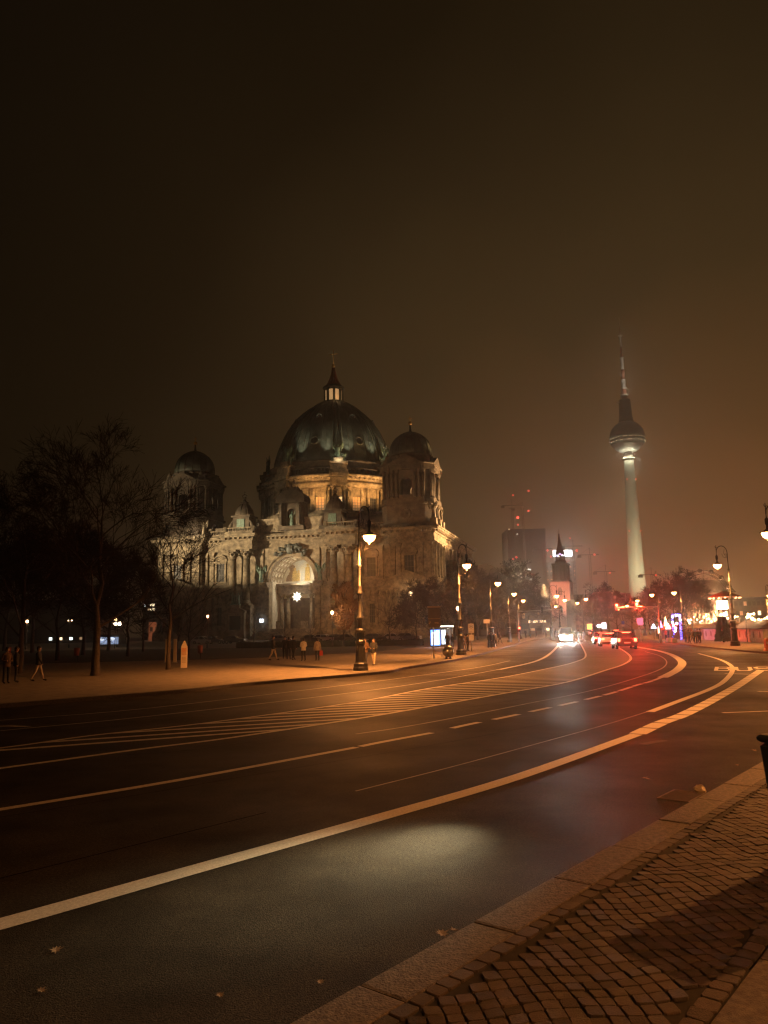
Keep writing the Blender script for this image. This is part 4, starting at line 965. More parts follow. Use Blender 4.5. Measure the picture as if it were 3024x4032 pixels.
def bare_tree(name, H, trunk_h, r, seed, depth=6, spread=.62, up=.03, minr=.012, upright=False):
    rnd = random.Random(seed); bt, bw = MB(), MB(); p = Vector((0, 0, 0)); pts = [p]; rad = [r*1.35]; 
    for z, k in ((.25, 1.1), (.8, 1.0), (trunk_h*.5, .92), (trunk_h, .8)): pts.append(Vector((rnd.gauss(0, .05)*z*.3, rnd.gauss(0, .05)*z*.3, z))); rad.append(r*k)
    bt.tube(pts, rad, 10, False)
    top = pts[-1]; lead = (H-trunk_h)
    # leader
    lp = [top]; lr = [r*.8]; 
    for i in range(1, 7): lp.append(top+Vector((rnd.gauss(0, .15), rnd.gauss(0, .15), lead*.8*i/6))); lr.append(r*.8*(1-i/6*.93))
    bt.tube(lp, lr, 8, False)
    nb = 12
    for i in range(nb):
        f = i/(nb-1)*.95; seg = min(5, int(f*6)); st = lp[seg].lerp(lp[seg+1], f*6-seg); a = i*2.4+rnd.uniform(-.4, .4)
        el = (.55+.5*f) if not upright else (.95+.3*f); dr = Vector((cos(a)*cos(el), sin(a)*cos(el), sin(el)))
        branch_mb(bt, bw, st, dr, lead*(.30-.14*f)*(1.25 if not upright else .9), r*(.34-.2*f), depth-2, rnd, spread, up, minr)
    return bt, bw
TREES = {}
def tree(kind, x, y, H, lab, rz=0.0, grp='bare winter trees by the lawn', m2=None, name='bare_tree', z=.12):
    bt, bw = TREES[kind][0]
    t_ = thing(name, lab, 'tree', (x, y, z), rz, grp); s_ = H/TREES[kind][1]; t_.scale = (s_,)*3
    if len(TREES[kind]) < 4:
        a = bt.build('trunk', BARK, t_); c = bw.build('crown', m2 or TWIG, t_); TREES[kind] = (TREES[kind][0], TREES[kind][1], a.data, c.data)
    else:
        for nm, d in (('trunk', TREES[kind][2]), ('crown', TREES[kind][3])):
            o = bpy.data.objects.new(nm, d); COL.objects.link(o); o.parent = t_
    return t_
TREES['big'] = (bare_tree('a', 12, 2.6, .22, 21, 7, .6, .02, .010), 12.0)
TREES['big2'] = (bare_tree('b', 12, 2.4, .2, 5, 7, .7, .03, .011), 12.0)
TREES['slim'] = (bare_tree('c', 9, 2.0, .13, 9, 4, .5, .05, .012), 9.0)
TREES['bushy'] = (bare_tree('d', 8, 1.6, .13, 14, 7, .75, .02, .016), 8.0)
TREES['cone'] = (bare_tree('e', 7, 1.4, .10, 33, 7, .4, .09, .016, True), 7.0)
g = G(374, 2670); tree('big', g.x, g.y, 10.4, 'big bare tree with a wide crown, left of the pointed info pillars', .4)
g = G(662, 2645); tree('slim', g.x, g.y, 8.1, 'slim bare tree whose branches cross the cathedral left tower', 1.9)
g = G(85, 2664); tree('big2', g.x-.6, g.y+1, 9.2, 'bare leaning tree at the far left edge of the photo', 2.2)
for (px, D, H, k, rz, lab) in ((-80, 52, 10, 'big', 2, 'bare tree cut by the left picture edge'), (230, 62, 9.5, 'big2', 4, 'bare tree behind the far left park lamp'), (330, 78, 11, 'bushy', 1, 'bushy bare tree behind the big bare tree'), (505, 70, 8.0, 'bushy', 2.4, 'bushy bare tree between the big tree and the cathedral'), (565, 90, 8.5, 'slim', 5, 'bare tree close to the cathedral left corner'), (130, 95, 13, 'bushy', .3, 'tall bushy bare tree deep in the dark park'), (430, 100, 12.5, 'big', 3.1, 'tall bare tree behind the twin flood lamp'), (20, 110, 14, 'bushy', 3.6, 'tall bare tree behind the far left walkers')):
    q = P(px, 2500, D); tree(k, q.x, q.y, H, lab, rz)
for (px, D, H, k, rz, lab) in ((745, 62, 6.0, 'slim', 1, 'slender bare tree just right of the pointed info pillar'), (700, 75, 4.8, 'slim', 3, 'bushy small tree before the cathedral left tower'), (1000, 120, 5.0, 'slim', 2, 'small bare tree below the left statue group'), (1122, 118, 4.6, 'slim', 4, 'small bare tree below the glowing star, left one'), (1222, 118, 4.8, 'slim', 5, 'small bare tree below the glowing star, right one'), (1533, 112, 7.2, 'slim', .6, 'small bare tree left of the right tower porch'), (1640, 108, 7.4, 'bushy', 2.2, 'dark bushy tree under the hanging porch lamp'), (1700, 112, 7.8, 'bushy', 3.9, 'dark bushy tree behind the tourist sign board')):
    q = P(px, 2500, D); tree(k, q.x, q.y, H, lab, rz, 'small trees in front of the cathedral')
LEAFY = mat('dry_orange_foliage', (.22, .12, .05), .9, var=.3, scale=4)
q = P(1352, 2500, 99); 
bt, bw = bare_tree('f', 7, 1.4, .10, 31, 7, .38, .09, .03, True)
rl = random.Random(8)
for k in range(2600):
    h = rl.random(); R_ = 1.5*sin(min(1, h*1.15+.08)*pi)**.7*(1-.25*h)*rl.random()**.4; a = rl.uniform(0, 6.3); z = 2.0+5.0*h; c = Vector((R_*cos(a), R_*sin(a), z)); u_ = Vector((rl.gauss(0, 1), rl.gauss(0, 1), rl.gauss(0, 1))).normalized()*.12; v_ = u_.orthogonal().normalized()*.08
    bw.add([c-u_, c+v_, c+u_, c-v_], [(0, 1, 2, 3)])
TREES['lit'] = ((bt, bw), 7.0); tree('lit', q.x, q.y, 7.6, 'small conical tree with dry leaves lit orange by a park lamp', 0, 'small trees in front of the cathedral', LEAFY, 'small_tree')
light('SPOT', (q.x-2.0, q.y-5, 3.0), 900, (1, .5, .22), r=.2, aim=(q.x, q.y, 5), size=60)
# trees along the avenue, right side, lit red and orange
rr_ = random.Random(4)
rt_labels = ['below the television tower, left of its foot', 'below the television tower, right of its foot', 'above the red traffic signals', 'behind the purple tent of the market', 'behind the blue lit arch', 'right of the blue lit arch', 'left of the pale facade with three rows of windows', 'above the queue of red-lit cars', 'behind the yellow sign', 'behind the white lit signs']
for k, (px, D, H) in enumerate(((2432, 210, 9.5), (2560, 190, 9.5), (2490, 185, 8), (2610, 160, 9.5), (2660, 170, 12), (2710, 175, 12), (2752, 190, 12), (2400, 240, 13), (2345, 270, 14), (2370, 250, 12))):
    q = P(px, 2500, D); tree('bushy' if k % 2 else 'big', q.x, q.y, H, 'reddish bare tree '+rt_labels[k], k*1.1, 'bare trees lining the avenue')
for k, (px, D, H, lab) in enumerate(((1790, 150, 11, 'bare tree right of the cathedral side porches'), (1880, 140, 11.5, 'bare tree behind the ornate street lamps on the left'), (1960, 165, 12, 'bare tree under the round-topped roof'), (2040, 175, 14.5, 'tall bare tree lit cream by an unseen light'), (2085, 190, 11, 'bare tree left of the white modern lamps'), (2140, 230, 12, 'bare tree left of the church tower foot'), (2000, 185, 13.5, 'bare tree left of the cream-lit tall tree'))):
    q = P(px, 2500, D); tree('bushy' if k % 2 else 'big2', q.x, q.y, H, lab, k*.9, 'bare trees lining the avenue')
q = P(2050, 2275, 160); light('POINT', (q.x, q.y, q.z+1), 2500, (1, .72, .42), r=.5)  # unseen point light that brightens the tall tree crown
q = P(2848, 2500, 86); t_ = thing('conifer', 'dark dense conifer standing between the market huts', 'tree', (q.x, q.y, .12))
b = MB(); b.tube([(0, 0, 0), (0, 0, 2.0)], [.12, .05], 6); b.build('trunk', BARK, t_); b = MB(); rl = random.Random(3)
for k in range(2200):
    h = rl.random()**1.2; R_ = (.95-.55*h)*rl.random()**.35; a = rl.uniform(0, 6.3); c = Vector((R_*cos(a), R_*sin(a), .15+2.7*h)); u_ = Vector((cos(a), sin(a), rl.uniform(-.8, .3))).normalized()*.16; v_ = u_.orthogonal().normalized()*.05; b.add([c-u_, c+v_, c+u_, c-v_], [(0, 1, 2, 3)])
b.build('crown', mat('conifer_needles', (.03, .04, .02), .9, var=.3), t_)
# clipped hedge before the cathedral
b = MB(); a_ = G(930, 2557).xy; c_ = G(1668, 2545).xy; d_ = (c_-a_).normalized(); n_ = Vector((-d_.y, d_.x)); rl = random.Random(6); Lh = (c_-a_).length
for k in range(7000):
    s_ = rl.uniform(0, Lh); z = .15+.75*rl.random()+.06*sin(s_*1.7); q = a_+d_*s_+n_*rl.uniform(0, .8); u_ = Vector((rl.gauss(0, 1), rl.gauss(0, 1), rl.gauss(0, 1))).normalized()*.12; v_ = u_.orthogonal().normalized()*.09; c = Vector((q.x, q.y, z)); b.add([c-u_, c+v_, c+u_, c-v_], [(0, 1, 2, 3)])
p4_ = [a_, c_, c_+n_*.75, a_+n_*.75]; b.prism(ccw([tuple(x) for x in p4_]), .1, .82)
tag(b.build('hedge', mat('dark_hedge', (.022, .028, .015), .95, var=.4)), 'low dark clipped hedge along the lawn before the cathedral', 'hedge')
# ================================================================ PEOPLE
SKIN = mat('skin', (.45, .28, .2), .6, var=.1)
HAIRM = mat('dark_hair', (.03, .02, .015), .7)
def cloth(n, c): return mat(n, c, .85, var=.2, scale=14, bump=.3, bscale=60)
CL = {'black': cloth('black_cloth', (.02, .02, .022)), 'navy': cloth('navy_cloth', (.03, .035, .055)), 'grey': cloth('grey_cloth', (.12, .12, .12)), 'white': cloth('white_cloth', (.62, .58, .5)), 'beige': cloth('beige_cloth', (.42, .34, .25)), 'denim': cloth('denim_cloth', (.08, .1, .15)), 'brown': cloth('brown_cloth', (.12, .07, .04)), 'red': cloth('red_cloth', (.5, .06, .04)), 'shoe': cloth('shoe_leather', (.03, .025, .02))}
_body = {}
def body_mesh(pose):
    """continuous skinned figure, 1.75 m, facing -y; regions by material index"""
    if pose in _body: return _body[pose]
    st, ar = pose
    V = [(0, 0, .95), (0, .0, 1.1), (0, .01, 1.28), (0, .02, 1.42), (0, .01, 1.50), (0, -.01, 1.58), (0, -.02, 1.66), (0, -.01, 1.73)]
    R = [(.15, .11), (.14, .10), (.165, .115), (.15, .10), (.055, .055), (.075, .085), (.078, .095), (.05, .06)]
    E = [(i, i+1) for i in range(7)]
    for s_ in (-1, 1):
        f = {'stand': (0, .0), 'walk': (-.26*s_, .24*s_), 'wide': (-.05*s_, .04)}[st]
        k = len(V)
        V += [(s_*.10, 0, .88), (s_*.105, f[0]*.45-.02, .48), (s_*.11, f[0]+(.02 if f[0] <= 0 else .06), .09), (s_*.115, f[0]-.15, .035)]
        R += [(.10, .10), (.062, .065), (.042, .048), (.045, .032)]
        E += [(0, k), (k, k+1), (k+1, k+2), (k+2, k+3)]
        k = len(V); a = {'down': ((.24, .02, 1.12), (.25, -.05, .87), (.245, -.07, .78)), 'front': ((.25, .0, 1.12), (.16, -.22, 1.08), (.08, -.27, 1.10)), 'swing': ((.25, .10*s_, 1.13), (.25, .18*s_-.06, .90), (.245, .19*s_-.08, .81)), 'bag': ((.24, .02, 1.12), (.27, -.02, .87), (.27, -.03, .78))}[ar]
        V += [(s_*.17, .01, 1.40)]+[(s_*q[0], q[1], q[2]) for q in a]
        R += [(.07, .065), (.052, .052), (.034, .034), (.038, .022)]
        E += [(3, k), (k, k+1), (k+1, k+2), (k+2, k+3)]
    me = bpy.data.meshes.new('body_source'); me.from_pydata(V, E, []); o = bpy.data.objects.new('body_source', me); COL.objects.link(o)
    md = o.modifiers.new('s', 'SKIN'); md.use_smooth_shade = True
    for i, r in enumerate(R): me.skin_vertices[0].data[i].radius = r
    me.skin_vertices[0].data[0].use_root = True
    sb = o.modifiers.new('d', 'SUBSURF'); sb.levels = 2; sb.render_levels = 2
    dg = bpy.context.evaluated_depsgraph_get(); res = bpy.data.meshes.new_from_object(o.evaluated_get(dg)); bpy.data.objects.remove(o)
    for p in res.polygons:
        c = p.center; ax = abs(c.x); i = 0
        if c.z > 1.49: i = 2
        elif c.z < .10 and ax < .22: i = 3
        elif ar != 'front' and c.z < .86 and ax > .2: i = 2
        elif ar == 'front' and ax < .12 and c.y < -.20 and 1.03 < c.z < 1.2: i = 2
        elif c.z < .84: i = 1
        p.material_index = i; p.use_smooth = True
    _body[pose] = res; return res
def person(x, y, H, rz, pose, jacket, trousers, lab, grp=None, hat=None, bag=None, z=.12, coat=False):
    me = body_mesh(pose).copy(); ix = [p.material_index for p in me.polygons]; me.materials.clear()
    for m_ in (CL[jacket], CL[trousers], SKIN, CL['shoe']): me.materials.append(m_)
    me.polygons.foreach_set('material_index', ix)
    o = bpy.data.objects.new('person', me); COL.objects.link(o); s_ = H/1.76; o.location = (x, y, z); o.rotation_euler.z = rz; o.scale = (s_,)*3
    tag(o, lab, 'person', grp)
    b = MB(); b.ell((0, .012, 1.665), (.092, .108, .112), 12, 8, -.35, 1); b.ell((0, .06, 1.60), (.075, .06, .09), 8, 6); b.build('hair', CL[hat] if hat else HAIRM, o)
    b = MB(); b.ell((0, -.103, 1.645), (.013, .02, .02), 6, 4)
    for q in (-1, 1): b.ell((q*.082, -.01, 1.65), (.012, .02, .028), 6, 4)
    b.build('nose_and_ears', SKIN, o)
    b = MB(); b.lathe([(.185, .80 if not coat else .5), (.19, .86), (.175, 1.0), (.185, 1.2), (.18, 1.34), (.09, 1.44)], 14); b.v = [(a, c*.72, d) for a, c, d in b.v]; b.build('coat', CL[jacket], o)
    if bag == 'red': b = MB(); b.box(-.42, -.14, -.12, .02, .40, .78); b.tube([(-.36, -.05, .78), (-.28, -.05, .9), (-.2, -.05, .78)], .012, 4); tag(b.build('shopping_bag', CL['red']), 'red shopping bag in the hand of the light-jacketed walker', 'bag').matrix_world = Matrix.Translation((x, y, z)) @ Matrix.Rotation(rz, 4, 'Z') @ Matrix.Scale(s_, 4)
    if bag == 'white': b = MB(); b.ell((.3, -.1, .62), (.14, .12, .22), 8, 6); tag(b.build('carrier_bag', CL['white']), 'pale carrier bag held by a walker behind the bus stop sign', 'bag').matrix_world = Matrix.Translation((x, y, z)) @ Matrix.Rotation(rz, 4, 'Z') @ Matrix.Scale(s_, 4)
    return o
def pers_px(px, fy, hy, *a, **k):
    g = G(px, fy, .12); H = min(1.85, max(1.5, (fy-hy)*g.y/3000*1.02)); return person(g.x, g.y, H, *a, **k)
GA, GB_, GC, GD, GE = 'walkers on the lawn path', 'people at the bus stop', 'people before the market huts', 'distant people at the crossing', 'people in the dark on the left'
pers_px(1076, 2600, 2507, 1.4, ('walk', 'swing'), 'black', 'beige', 'person in a dark jacket and pale trousers, leftmost of the walkers on the lawn', GA)
pers_px(1121, 2594, 2510, .2, ('stand', 'down'), 'black', 'black', 'person all in black, left one of the dark trio on the lawn', GA)
pers_px(1137, 2597, 2512, 3.3, ('stand', 'front'), 'black', 'navy', 'person all in dark clothes, middle of the dark trio on the lawn', GA)
pers_px(1155, 2599, 2508, 2.6, ('walk', 'down'), 'black', 'black', 'person in black with pale shoes, right one of the dark trio on the lawn', GA)
pers_px(1195, 2603, 2516, 3.5, ('wide', 'front'), 'white', 'black', 'person in a white jacket and black trousers seen from behind', GA)
pers_px(1250, 2602, 2517, 3.3, ('stand', 'bag'), 'beige', 'black', 'person in a light jacket with a red bag hanging from one hand', GA, bag='red')
pers_px(1472, 2620, 2521, -.3, ('walk', 'front'), 'black', 'beige', 'person in a dark jacket and pale trousers just right of the tall lamp', GA)
pers_px(1439, 2617, 2527, -.2, ('walk', 'front'), 'brown', 'navy', 'person in brown half hidden behind the tall lamp post', GA)
pers_px(1762, 2558, 2493, 3.0, ('stand', 'down'), 'navy', 'navy', 'person in a blue-grey coat beside the bus shelter', GB_, hat='grey', coat=True)
pers_px(1782, 2556, 2500, 2.4, ('stand', 'front'), 'black', 'denim', 'person in black right of the bus shelter', GB_)
pers_px(1828, 2566, 2503, .4, ('walk', 'front'), 'brown', 'denim', 'person in a brown jacket right of the second street lamp', GB_)
pers_px(1842, 2563, 2500, 1.0, ('stand', 'down'), 'black', 'black', 'person all in black left of the bus stop sign pole', GB_)
pers_px(1929, 2552, 2491, .2, ('walk', 'down'), 'black', 'black', 'person in a long black coat, left of the pair by the third lamp', GB_, coat=True)
pers_px(1942, 2551, 2494, .1, ('walk', 'swing'), 'black', 'navy', 'person in dark clothes, right of the pair by the third lamp', GB_)
pers_px(1953, 2545, 2500, 2.0, ('stand', 'bag'), 'grey', 'black', 'person in grey carrying a pale bag behind the dark pair', GB_, bag='white')
pers_px(1969, 2534, 2488, 1.0, ('walk', 'down'), 'brown', 'black', 'small person in brown farther up the left pavement', GB_)
for (px, fy, hy, rz, ps, j, t_, lab) in ((2280, 2528, 2482, 1.6, ('walk', 'swing'), 'navy', 'navy', 'person in navy crossing the road right of the oncoming van'), (2298, 2528, 2483, 1.5, ('walk', 'down'), 'black', 'denim', 'person in black and denim crossing the road, right one of two'), (2070, 2513, 2478, .5, ('stand', 'down'), 'black', 'black', 'distant person in black left of the red crossing signal'), (2112, 2511, 2478, 2, ('walk', 'down'), 'brown', 'black', 'distant person in brown on the left corner of the crossing'), (2150, 2510, 2476, 2.6, ('stand', 'front'), 'grey', 'black', 'distant person in grey near the second crossing signal'), (2176, 2512, 2475, 1.2, ('walk', 'swing'), 'black', 'denim', 'distant person in black just right of the second crossing signal'), (2190, 2511, 2477, .8, ('stand', 'down'), 'navy', 'black', 'distant person in navy nearest the left side of the van'), (2090, 2512, 2480, 4, ('stand', 'front'), 'brown', 'navy', 'distant person in brown and navy between the kerb lamps')):
    pers_px(px, fy, hy, rz, ps, j, t_, lab, GD, z=.12)
for i, (px, fy, hy, rz, ps, j, t_, lab) in enumerate(((2702, 2531, 2484, .4, ('stand', 'down'), 'brown', 'black', 'person in brown, leftmost of the crowd before the pale hut wall'), (2714, 2533, 2485, 2.4, ('stand', 'front'), 'grey', 'black', 'person in grey, second from left of the crowd before the pale hut wall'), (2728, 2534, 2483, 1, ('walk', 'down'), 'brown', 'denim', 'person in brown and denim in the middle of the crowd by the hut wall'), (2740, 2534, 2482, 3.1, ('stand', 'down'), 'black', 'black', 'tall person in black in the crowd before the hut wall'), (2749, 2533, 2481, .1, ('stand', 'front'), 'black', 'black', 'person in black second from right of the crowd by the hut wall'), (2759, 2532, 2483, 5, ('wide', 'down'), 'navy', 'black', 'person in navy, rightmost of the crowd before the hut wall'), (2623, 2520, 2483, 2, ('stand', 'front'), 'red', 'black', 'person in red before the red-roofed stall'), (2634, 2521, 2482, 4, ('stand', 'down'), 'black', 'denim', 'person in black before the red-roofed stall'), (2650, 2522, 2484, 1, ('walk', 'down'), 'brown', 'black', 'person in brown below the blue lit arch'), (2590, 2517, 2484, 3, ('stand', 'front'), 'brown', 'black', 'person in brown at the left end of the red-roofed stall'))):
    pers_px(px, fy, hy, rz, ps, j, t_, lab, GC)
pers_px(22, 2692, 2560, .9, ('stand', 'front'), 'brown', 'black', 'person in brown with folded arms at the far left edge', GE)
pers_px(60, 2688, 2556, 2.0, ('stand', 'down'), 'black', 'black', 'person all in black right of the one with folded arms', GE)
pers_px(148, 2682, 2552, 1.7, ('walk', 'swing'), 'black', 'beige', 'person in black and beige trousers striding left of the big bare tree', GE)

# ================================================================ CARS
def car(x, y, rz, kind, paint, lab, z=0.0, head=False, tail=False, grp=None, cat='car', L=4.4, W=1.82, H=1.5):
    """front faces -y in local space"""
    t_ = thing('parked_car' if grp and 'parked' in grp else ('van' if kind == 'van' else 'car'), lab, cat, (x, y, z), rz, grp)
    # side profile stations (y, z_low, z_belt), section with tumblehome
    if kind == 'van': prof = [(-L/2, .35, .95), (-L/2+.12, .28, 1.1), (-L/2+.9, .25, 1.2), (-L/2+1.6, .25, 1.25), (L/2-.1, .28, 1.28), (L/2, .4, 1.2)]; cab = [(-L/2+.75, 1.18), (-L/2+1.5, H-.08), (-L/2+1.9, H), (L/2-.25, H), (L/2-.02, 1.25)]
    elif kind == 'suv': prof = [(-L/2, .4, .8), (-L/2+.1, .3, .95), (-L/2+1.2, .26, 1.0), (0, .26, 1.02), (L/2-.12, .3, 1.04), (L/2, .42, .95)]; cab = [(-L/2+1.15, .99), (-L/2+1.9, H-.06), (-.1, H), (L/2-.75, H-.04), (L/2-.1, 1.03)]
    else: prof = [(-L/2, .38, .66), (-L/2+.12, .26, .78), (-L/2+1.2, .24, .9), (0, .24, .93), (L/2-.2, .28, .95), (L/2, .4, .85)]; cab = [(-L/2+1.25, .89), (-L/2+2.0, H-.05), (0.1, H), (L/2-1.0, H-.08), (L/2-.35, .94)]
    b = MB(); rings = []; n = len(prof)
    for i, (yy, zl, zb) in enumerate(prof):
        w_ = W/2*(.86 if i in (0, n-1) else (.96 if i in (1, n-2) else 1.0))
        rings.append([(-w_*.9, yy, zl), (-w_, yy, zl+.15), (-w_, yy, (zl+zb)/2+.05), (-w_*.93, yy, zb), (w_*.93, yy, zb), (w_, yy, (zl+zb)/2+.05), (w_, yy, zl+.15), (w_*.9, yy, zl)])
    vs = [p for r in rings for p in r]; fs = [tuple(range(8)), tuple((n-1)*8+i for i in range(7, -1, -1))]
    for j in range(n-1):
        for i in range(8): fs.append((j*8+i, (j+1)*8+i, (j+1)*8+(i+1) % 8, j*8+(i+1) % 8))
    b.add(vs, fs)
    # roof plate and pillars
    wt = W/2*.74; wb = W/2*.90
    def cw(zz): return wb+(wt-wb)*min(1, (zz-cab[0][1])/(H-cab[0][1]))
    r0, r1 = cab[1], cab[-2]
    rf = [c for c in cab[1:-1]]
    for i in range(len(rf)-1):
        a, c = rf[i], rf[i+1]; b.add([(-cw(a[1]), a[0], a[1]), (cw(a[1]), a[0], a[1]), (cw(c[1]), c[0], c[1]), (-cw(c[1]), c[0], c[1]), (-cw(a[1])-.02, a[0], a[1]-.07), (cw(a[1])+.02, a[0], a[1]-.07), (cw(c[1])+.02, c[0], c[1]-.07), (-cw(c[1])-.02, c[0], c[1]-.07)], [(0, 1, 2, 3), (0, 3, 7, 4), (1, 5, 6, 2), (4, 5, 1, 0), (3, 2, 6, 7)])
    for s_ in (-1, 1):
        for a, c in ((cab[0], cab[1]), (cab[-1], cab[-2])): b.tube([(s_*(cw(a[1])+.0), a[0], a[1]-.03), (s_*(cw(c[1])), c[0], c[1]-.02)], .055, 5)
        ym = (cab[1][0]+cab[-2][0])/2; b.tube([(s_*(wb+.0), ym, cab[0][1]-.02), (s_*(wt+.01), ym, H-.05)], .045, 5)
    b.build('body', paint, t_)
    b = MB(); k = .965
    cs = [(c[0]*k if True else 0, (c[1]-.05 if 0 < i < len(cab)-1 else c[1]-.05)) for i, c in enumerate(cab)]
    vs = [(-cw(z_+.05)*k, y_, z_) for y_, z_ in cs]+[(cw(z_+.05)*k, y_, z_) for y_, z_ in cs]; m_ = len(cs)
    fs = [tuple(range(m_-1, -1, -1)), tuple(range(m_, 2*m_))]+[(i, i+1, m_+i+1, m_+i) for i in range(m_-1)]
    b.add(vs, fs); b.build('windows', GLASSD, t_)
    for sx in (-1, 1):
        for yy in (-L/2+.85, L/2-.85):
            b = MB(); b.M = Matrix.Translation((sx*(W/2-.11), yy, .32)) @ Matrix.Rotation(pi/2, 4, 'Y'); b.lathe([(.2, -.11), (.30, -.115), (.325, -.07), (.325, .07), (.30, .115), (.2, .11)], 16); wh = b.build('wheel', RUBBER, t_)
            b = MB(); b.M = Matrix.Translation((sx*(W/2-.11), yy, .32)) @ Matrix.Rotation(pi/2, 4, 'Y'); b.lathe([(.19, -.118), (.19, .118)], 10); b.build('rim', STEEL, wh)
        b = MB(); zh = prof[1][2]-.16; hm = emi('headlight_glow', (.9, .95, 1.0), 60) if head else mat('headlight_glass', (.5, .5, .48), .2)
        b.M = Matrix.Translation((sx*(W/2-.28), -L/2-.005, zh)); b.ell((0, 0, 0), (.21, .07, .15) if head else (.17, .06, .11), 10, 6); b.build('headlight', hm, t_)
        b = MB(); tm = emi('taillight_glow', (1.0, .05, .02), 24) if tail else mat('taillight_glass', (.25, .01, .01), .3)
        zt = prof[-2][2]-.12
        if kind == 'suv': b.box(sx*(W/2-.32), sx*(W/2-.10), L/2-.02, L/2+.04, zt-.22, zt+.06)
        elif kind == 'van': b.box(sx*(W/2-.22), sx*(W/2-.10), L/2-.02, L/2+.03, zt-.3, zt+.1)
        else: b.box(sx*(W/2-.42), sx*(W/2-.10), L/2-.02, L/2+.04, zt-.14, zt+.04)
        b.build('taillight', tm, t_)
        b = MB(); b.M = Matrix.Translation((sx*(W/2+.09), cab[0][0]+.35, cab[0][1]+.06)); b.ell((0, 0, 0), (.10, .06, .08), 8, 6); b.build('mirror', paint, t_)
    b = MB(); b.box(-.26, .26, L/2-.01, L/2+.045, .55, .66); b.box(-.26, .26, -L/2-.045, -L/2+.01, .42, .53); b.build('number_plate', mat('number_plate', (.6, .6, .57), .5), t_)
    b = MB(); b.box(-W/2*.8, W/2*.8, L/2-.06, L/2+.05, .36, .48); b.box(-W/2*.8, W/2*.8, -L/2-.05, -L/2+.06, .3, .4); b.box(-.35, .35, -L/2-.03, -L/2+.05, .56, .70); b.build('bumper', BLACKP, t_)
    if tail:
        b = MB(); b.box(-.35, .35, L/2-.42 if kind != 'van' else L/2-.1, L/2-.34 if kind != 'van' else L/2-.02, H-.14, H-.09); b.build('brake_light', emi('taillight_glow', (1, .05, .02), 24), t_)
    return t_
def cp(n, c): return mat(n, c, .3, .3, var=.03, spec=.6)
g = G(2481, 2557); car(g.x+.15, g.y+2.2, -.20+pi, 'suv', cp('dark_car_paint', (.03, .03, .033)), 'dark hatchback with glowing tail lights waiting at the signal, nearest car', tail=True, W=1.85, H=1.62, L=4.4, grp='cars waiting at the signal').rotation_euler.z = pi-.16
g = G(2428, 2546); c2 = car(g.x-.2, g.y+2.4, 0, 'sedan', cp('white_car_paint', (.55, .55, .53)), 'pale car with bright tail lights, just left of the nearest dark car', tail=True, H=1.46, grp='cars waiting at the signal'); c2.rotation_euler.z = pi-.2
g = G(2404, 2538); c3 = car(g.x-.3, g.y+3.0, 0, 'sedan', cp('red_car_paint', (.2, .02, .02)), 'red-lit car farthest left in the waiting queue', tail=True, H=1.48, grp='cars waiting at the signal'); c3.rotation_euler.z = pi-.2
g = G(2447, 2520); c4 = car(g.x, g.y+3, 0, 'suv', cp('silver_car_paint', (.3, .3, .3)), 'silver car with tail lights beyond the waiting cars', tail=True, H=1.6, grp='cars waiting at the signal'); c4.rotation_euler.z = pi-.2
def glow(c, dy, z, e, col, r=.15, dx=(-.62, .62), spread=None):
    for x in dx: light('POINT', (x, dy, z), e, col, r=r, parent=c, big=True)  # oversized visible light balls stand in for the glare of the car lamps
for c, e in ((bpy.data.objects['car'], 26), (c2, 34), (c3, 22)): glow(c, 2.6, .95, e*KR, (1, .04, .015))
g = G(2246, 2531); van = car(g.x, g.y+2.3, .0, 'van', cp('cream_van_paint', (.22, .18, .13)), 'oncoming van with dazzling white headlights in the middle of the road', head=True, W=1.95, H=2.1, L=4.9, cat='van'); van.rotation_euler.z = -.24
glow(van, -2.62, .78, 330*KH, (1.0, .97, .88), r=.26)
light('SPOT', (-.7, -2.7, .8), 1100*KH, (1, .92, .78), r=.1, aim=(-.9, -30, -.6), size=50, blend=.9, parent=van); light('SPOT', (.7, -2.7, .8), 1100*KH, (1, .92, .78), r=.1, aim=(.9, -30, -.6), size=50, blend=.9, parent=van)
g = G(2335, 2512); c5 = car(g.x+8, g.y+30, 0, 'sedan', cp('red_car_paint', (.2, .02, .02)), 'small distant car far up the road, left of the waiting queue', tail=True, grp=None); c5.rotation_euler.z = pi-.2
PC = 'cars parked before the cathedral'
for (px, py, pn, kind, lab, hd, tl) in ((800, 2541, 'white_car_paint', 'sedan', 'white parked car with a lit tail lamp below the cathedral left bays', False, True), (848, 2541, 'grey_car_paint', 'sedan', 'grey parked car right behind the white one on the left', False, False), (926, 2541, 'dark_car_paint', 'suv', 'dark tall parked car below the left relief panel', True, False), (1110, 2539, 'grey_car_paint', 'sedan', 'grey parked car behind the dark trio of walkers', False, False), (1232, 2536, 'dark_car_paint', 'sedan', 'dark parked car behind the walker with the red bag', False, False), (1279, 2535, 'white_car_paint', 'suv', 'white parked car lit by the lamp at the orange-lit tree', False, False), (1330, 2535, 'dark_car_paint', 'sedan', 'dark parked car under the small orange-lit tree', False, False), (1372, 2534, 'grey_car_paint', 'sedan', 'grey parked car just left of the tall street lamp', False, False), (1482, 2533, 'dark_car_paint', 'suv', 'dark parked car just right of the tall street lamp', False, False), (1552, 2532, 'silver_car_paint', 'sedan', 'silver parked car below the right tower porch', True, False), (1610, 2531, 'grey_car_paint', 'suv', 'grey parked car nearest the bus shelter', False, False)):
    cp('grey_car_paint', (.12, .12, .12)); cp('silver_car_paint', (.3, .3, .3))
    q = P(px, 2500, 150-(px-800)*.012); c = car(q.x, q.y, pi/2-.26, kind, MATS[pn], lab, z=.12, grp=PC)
    if hd: light('POINT', (0, -2.5, .7), 14, (1, .9, .7), parent=c)

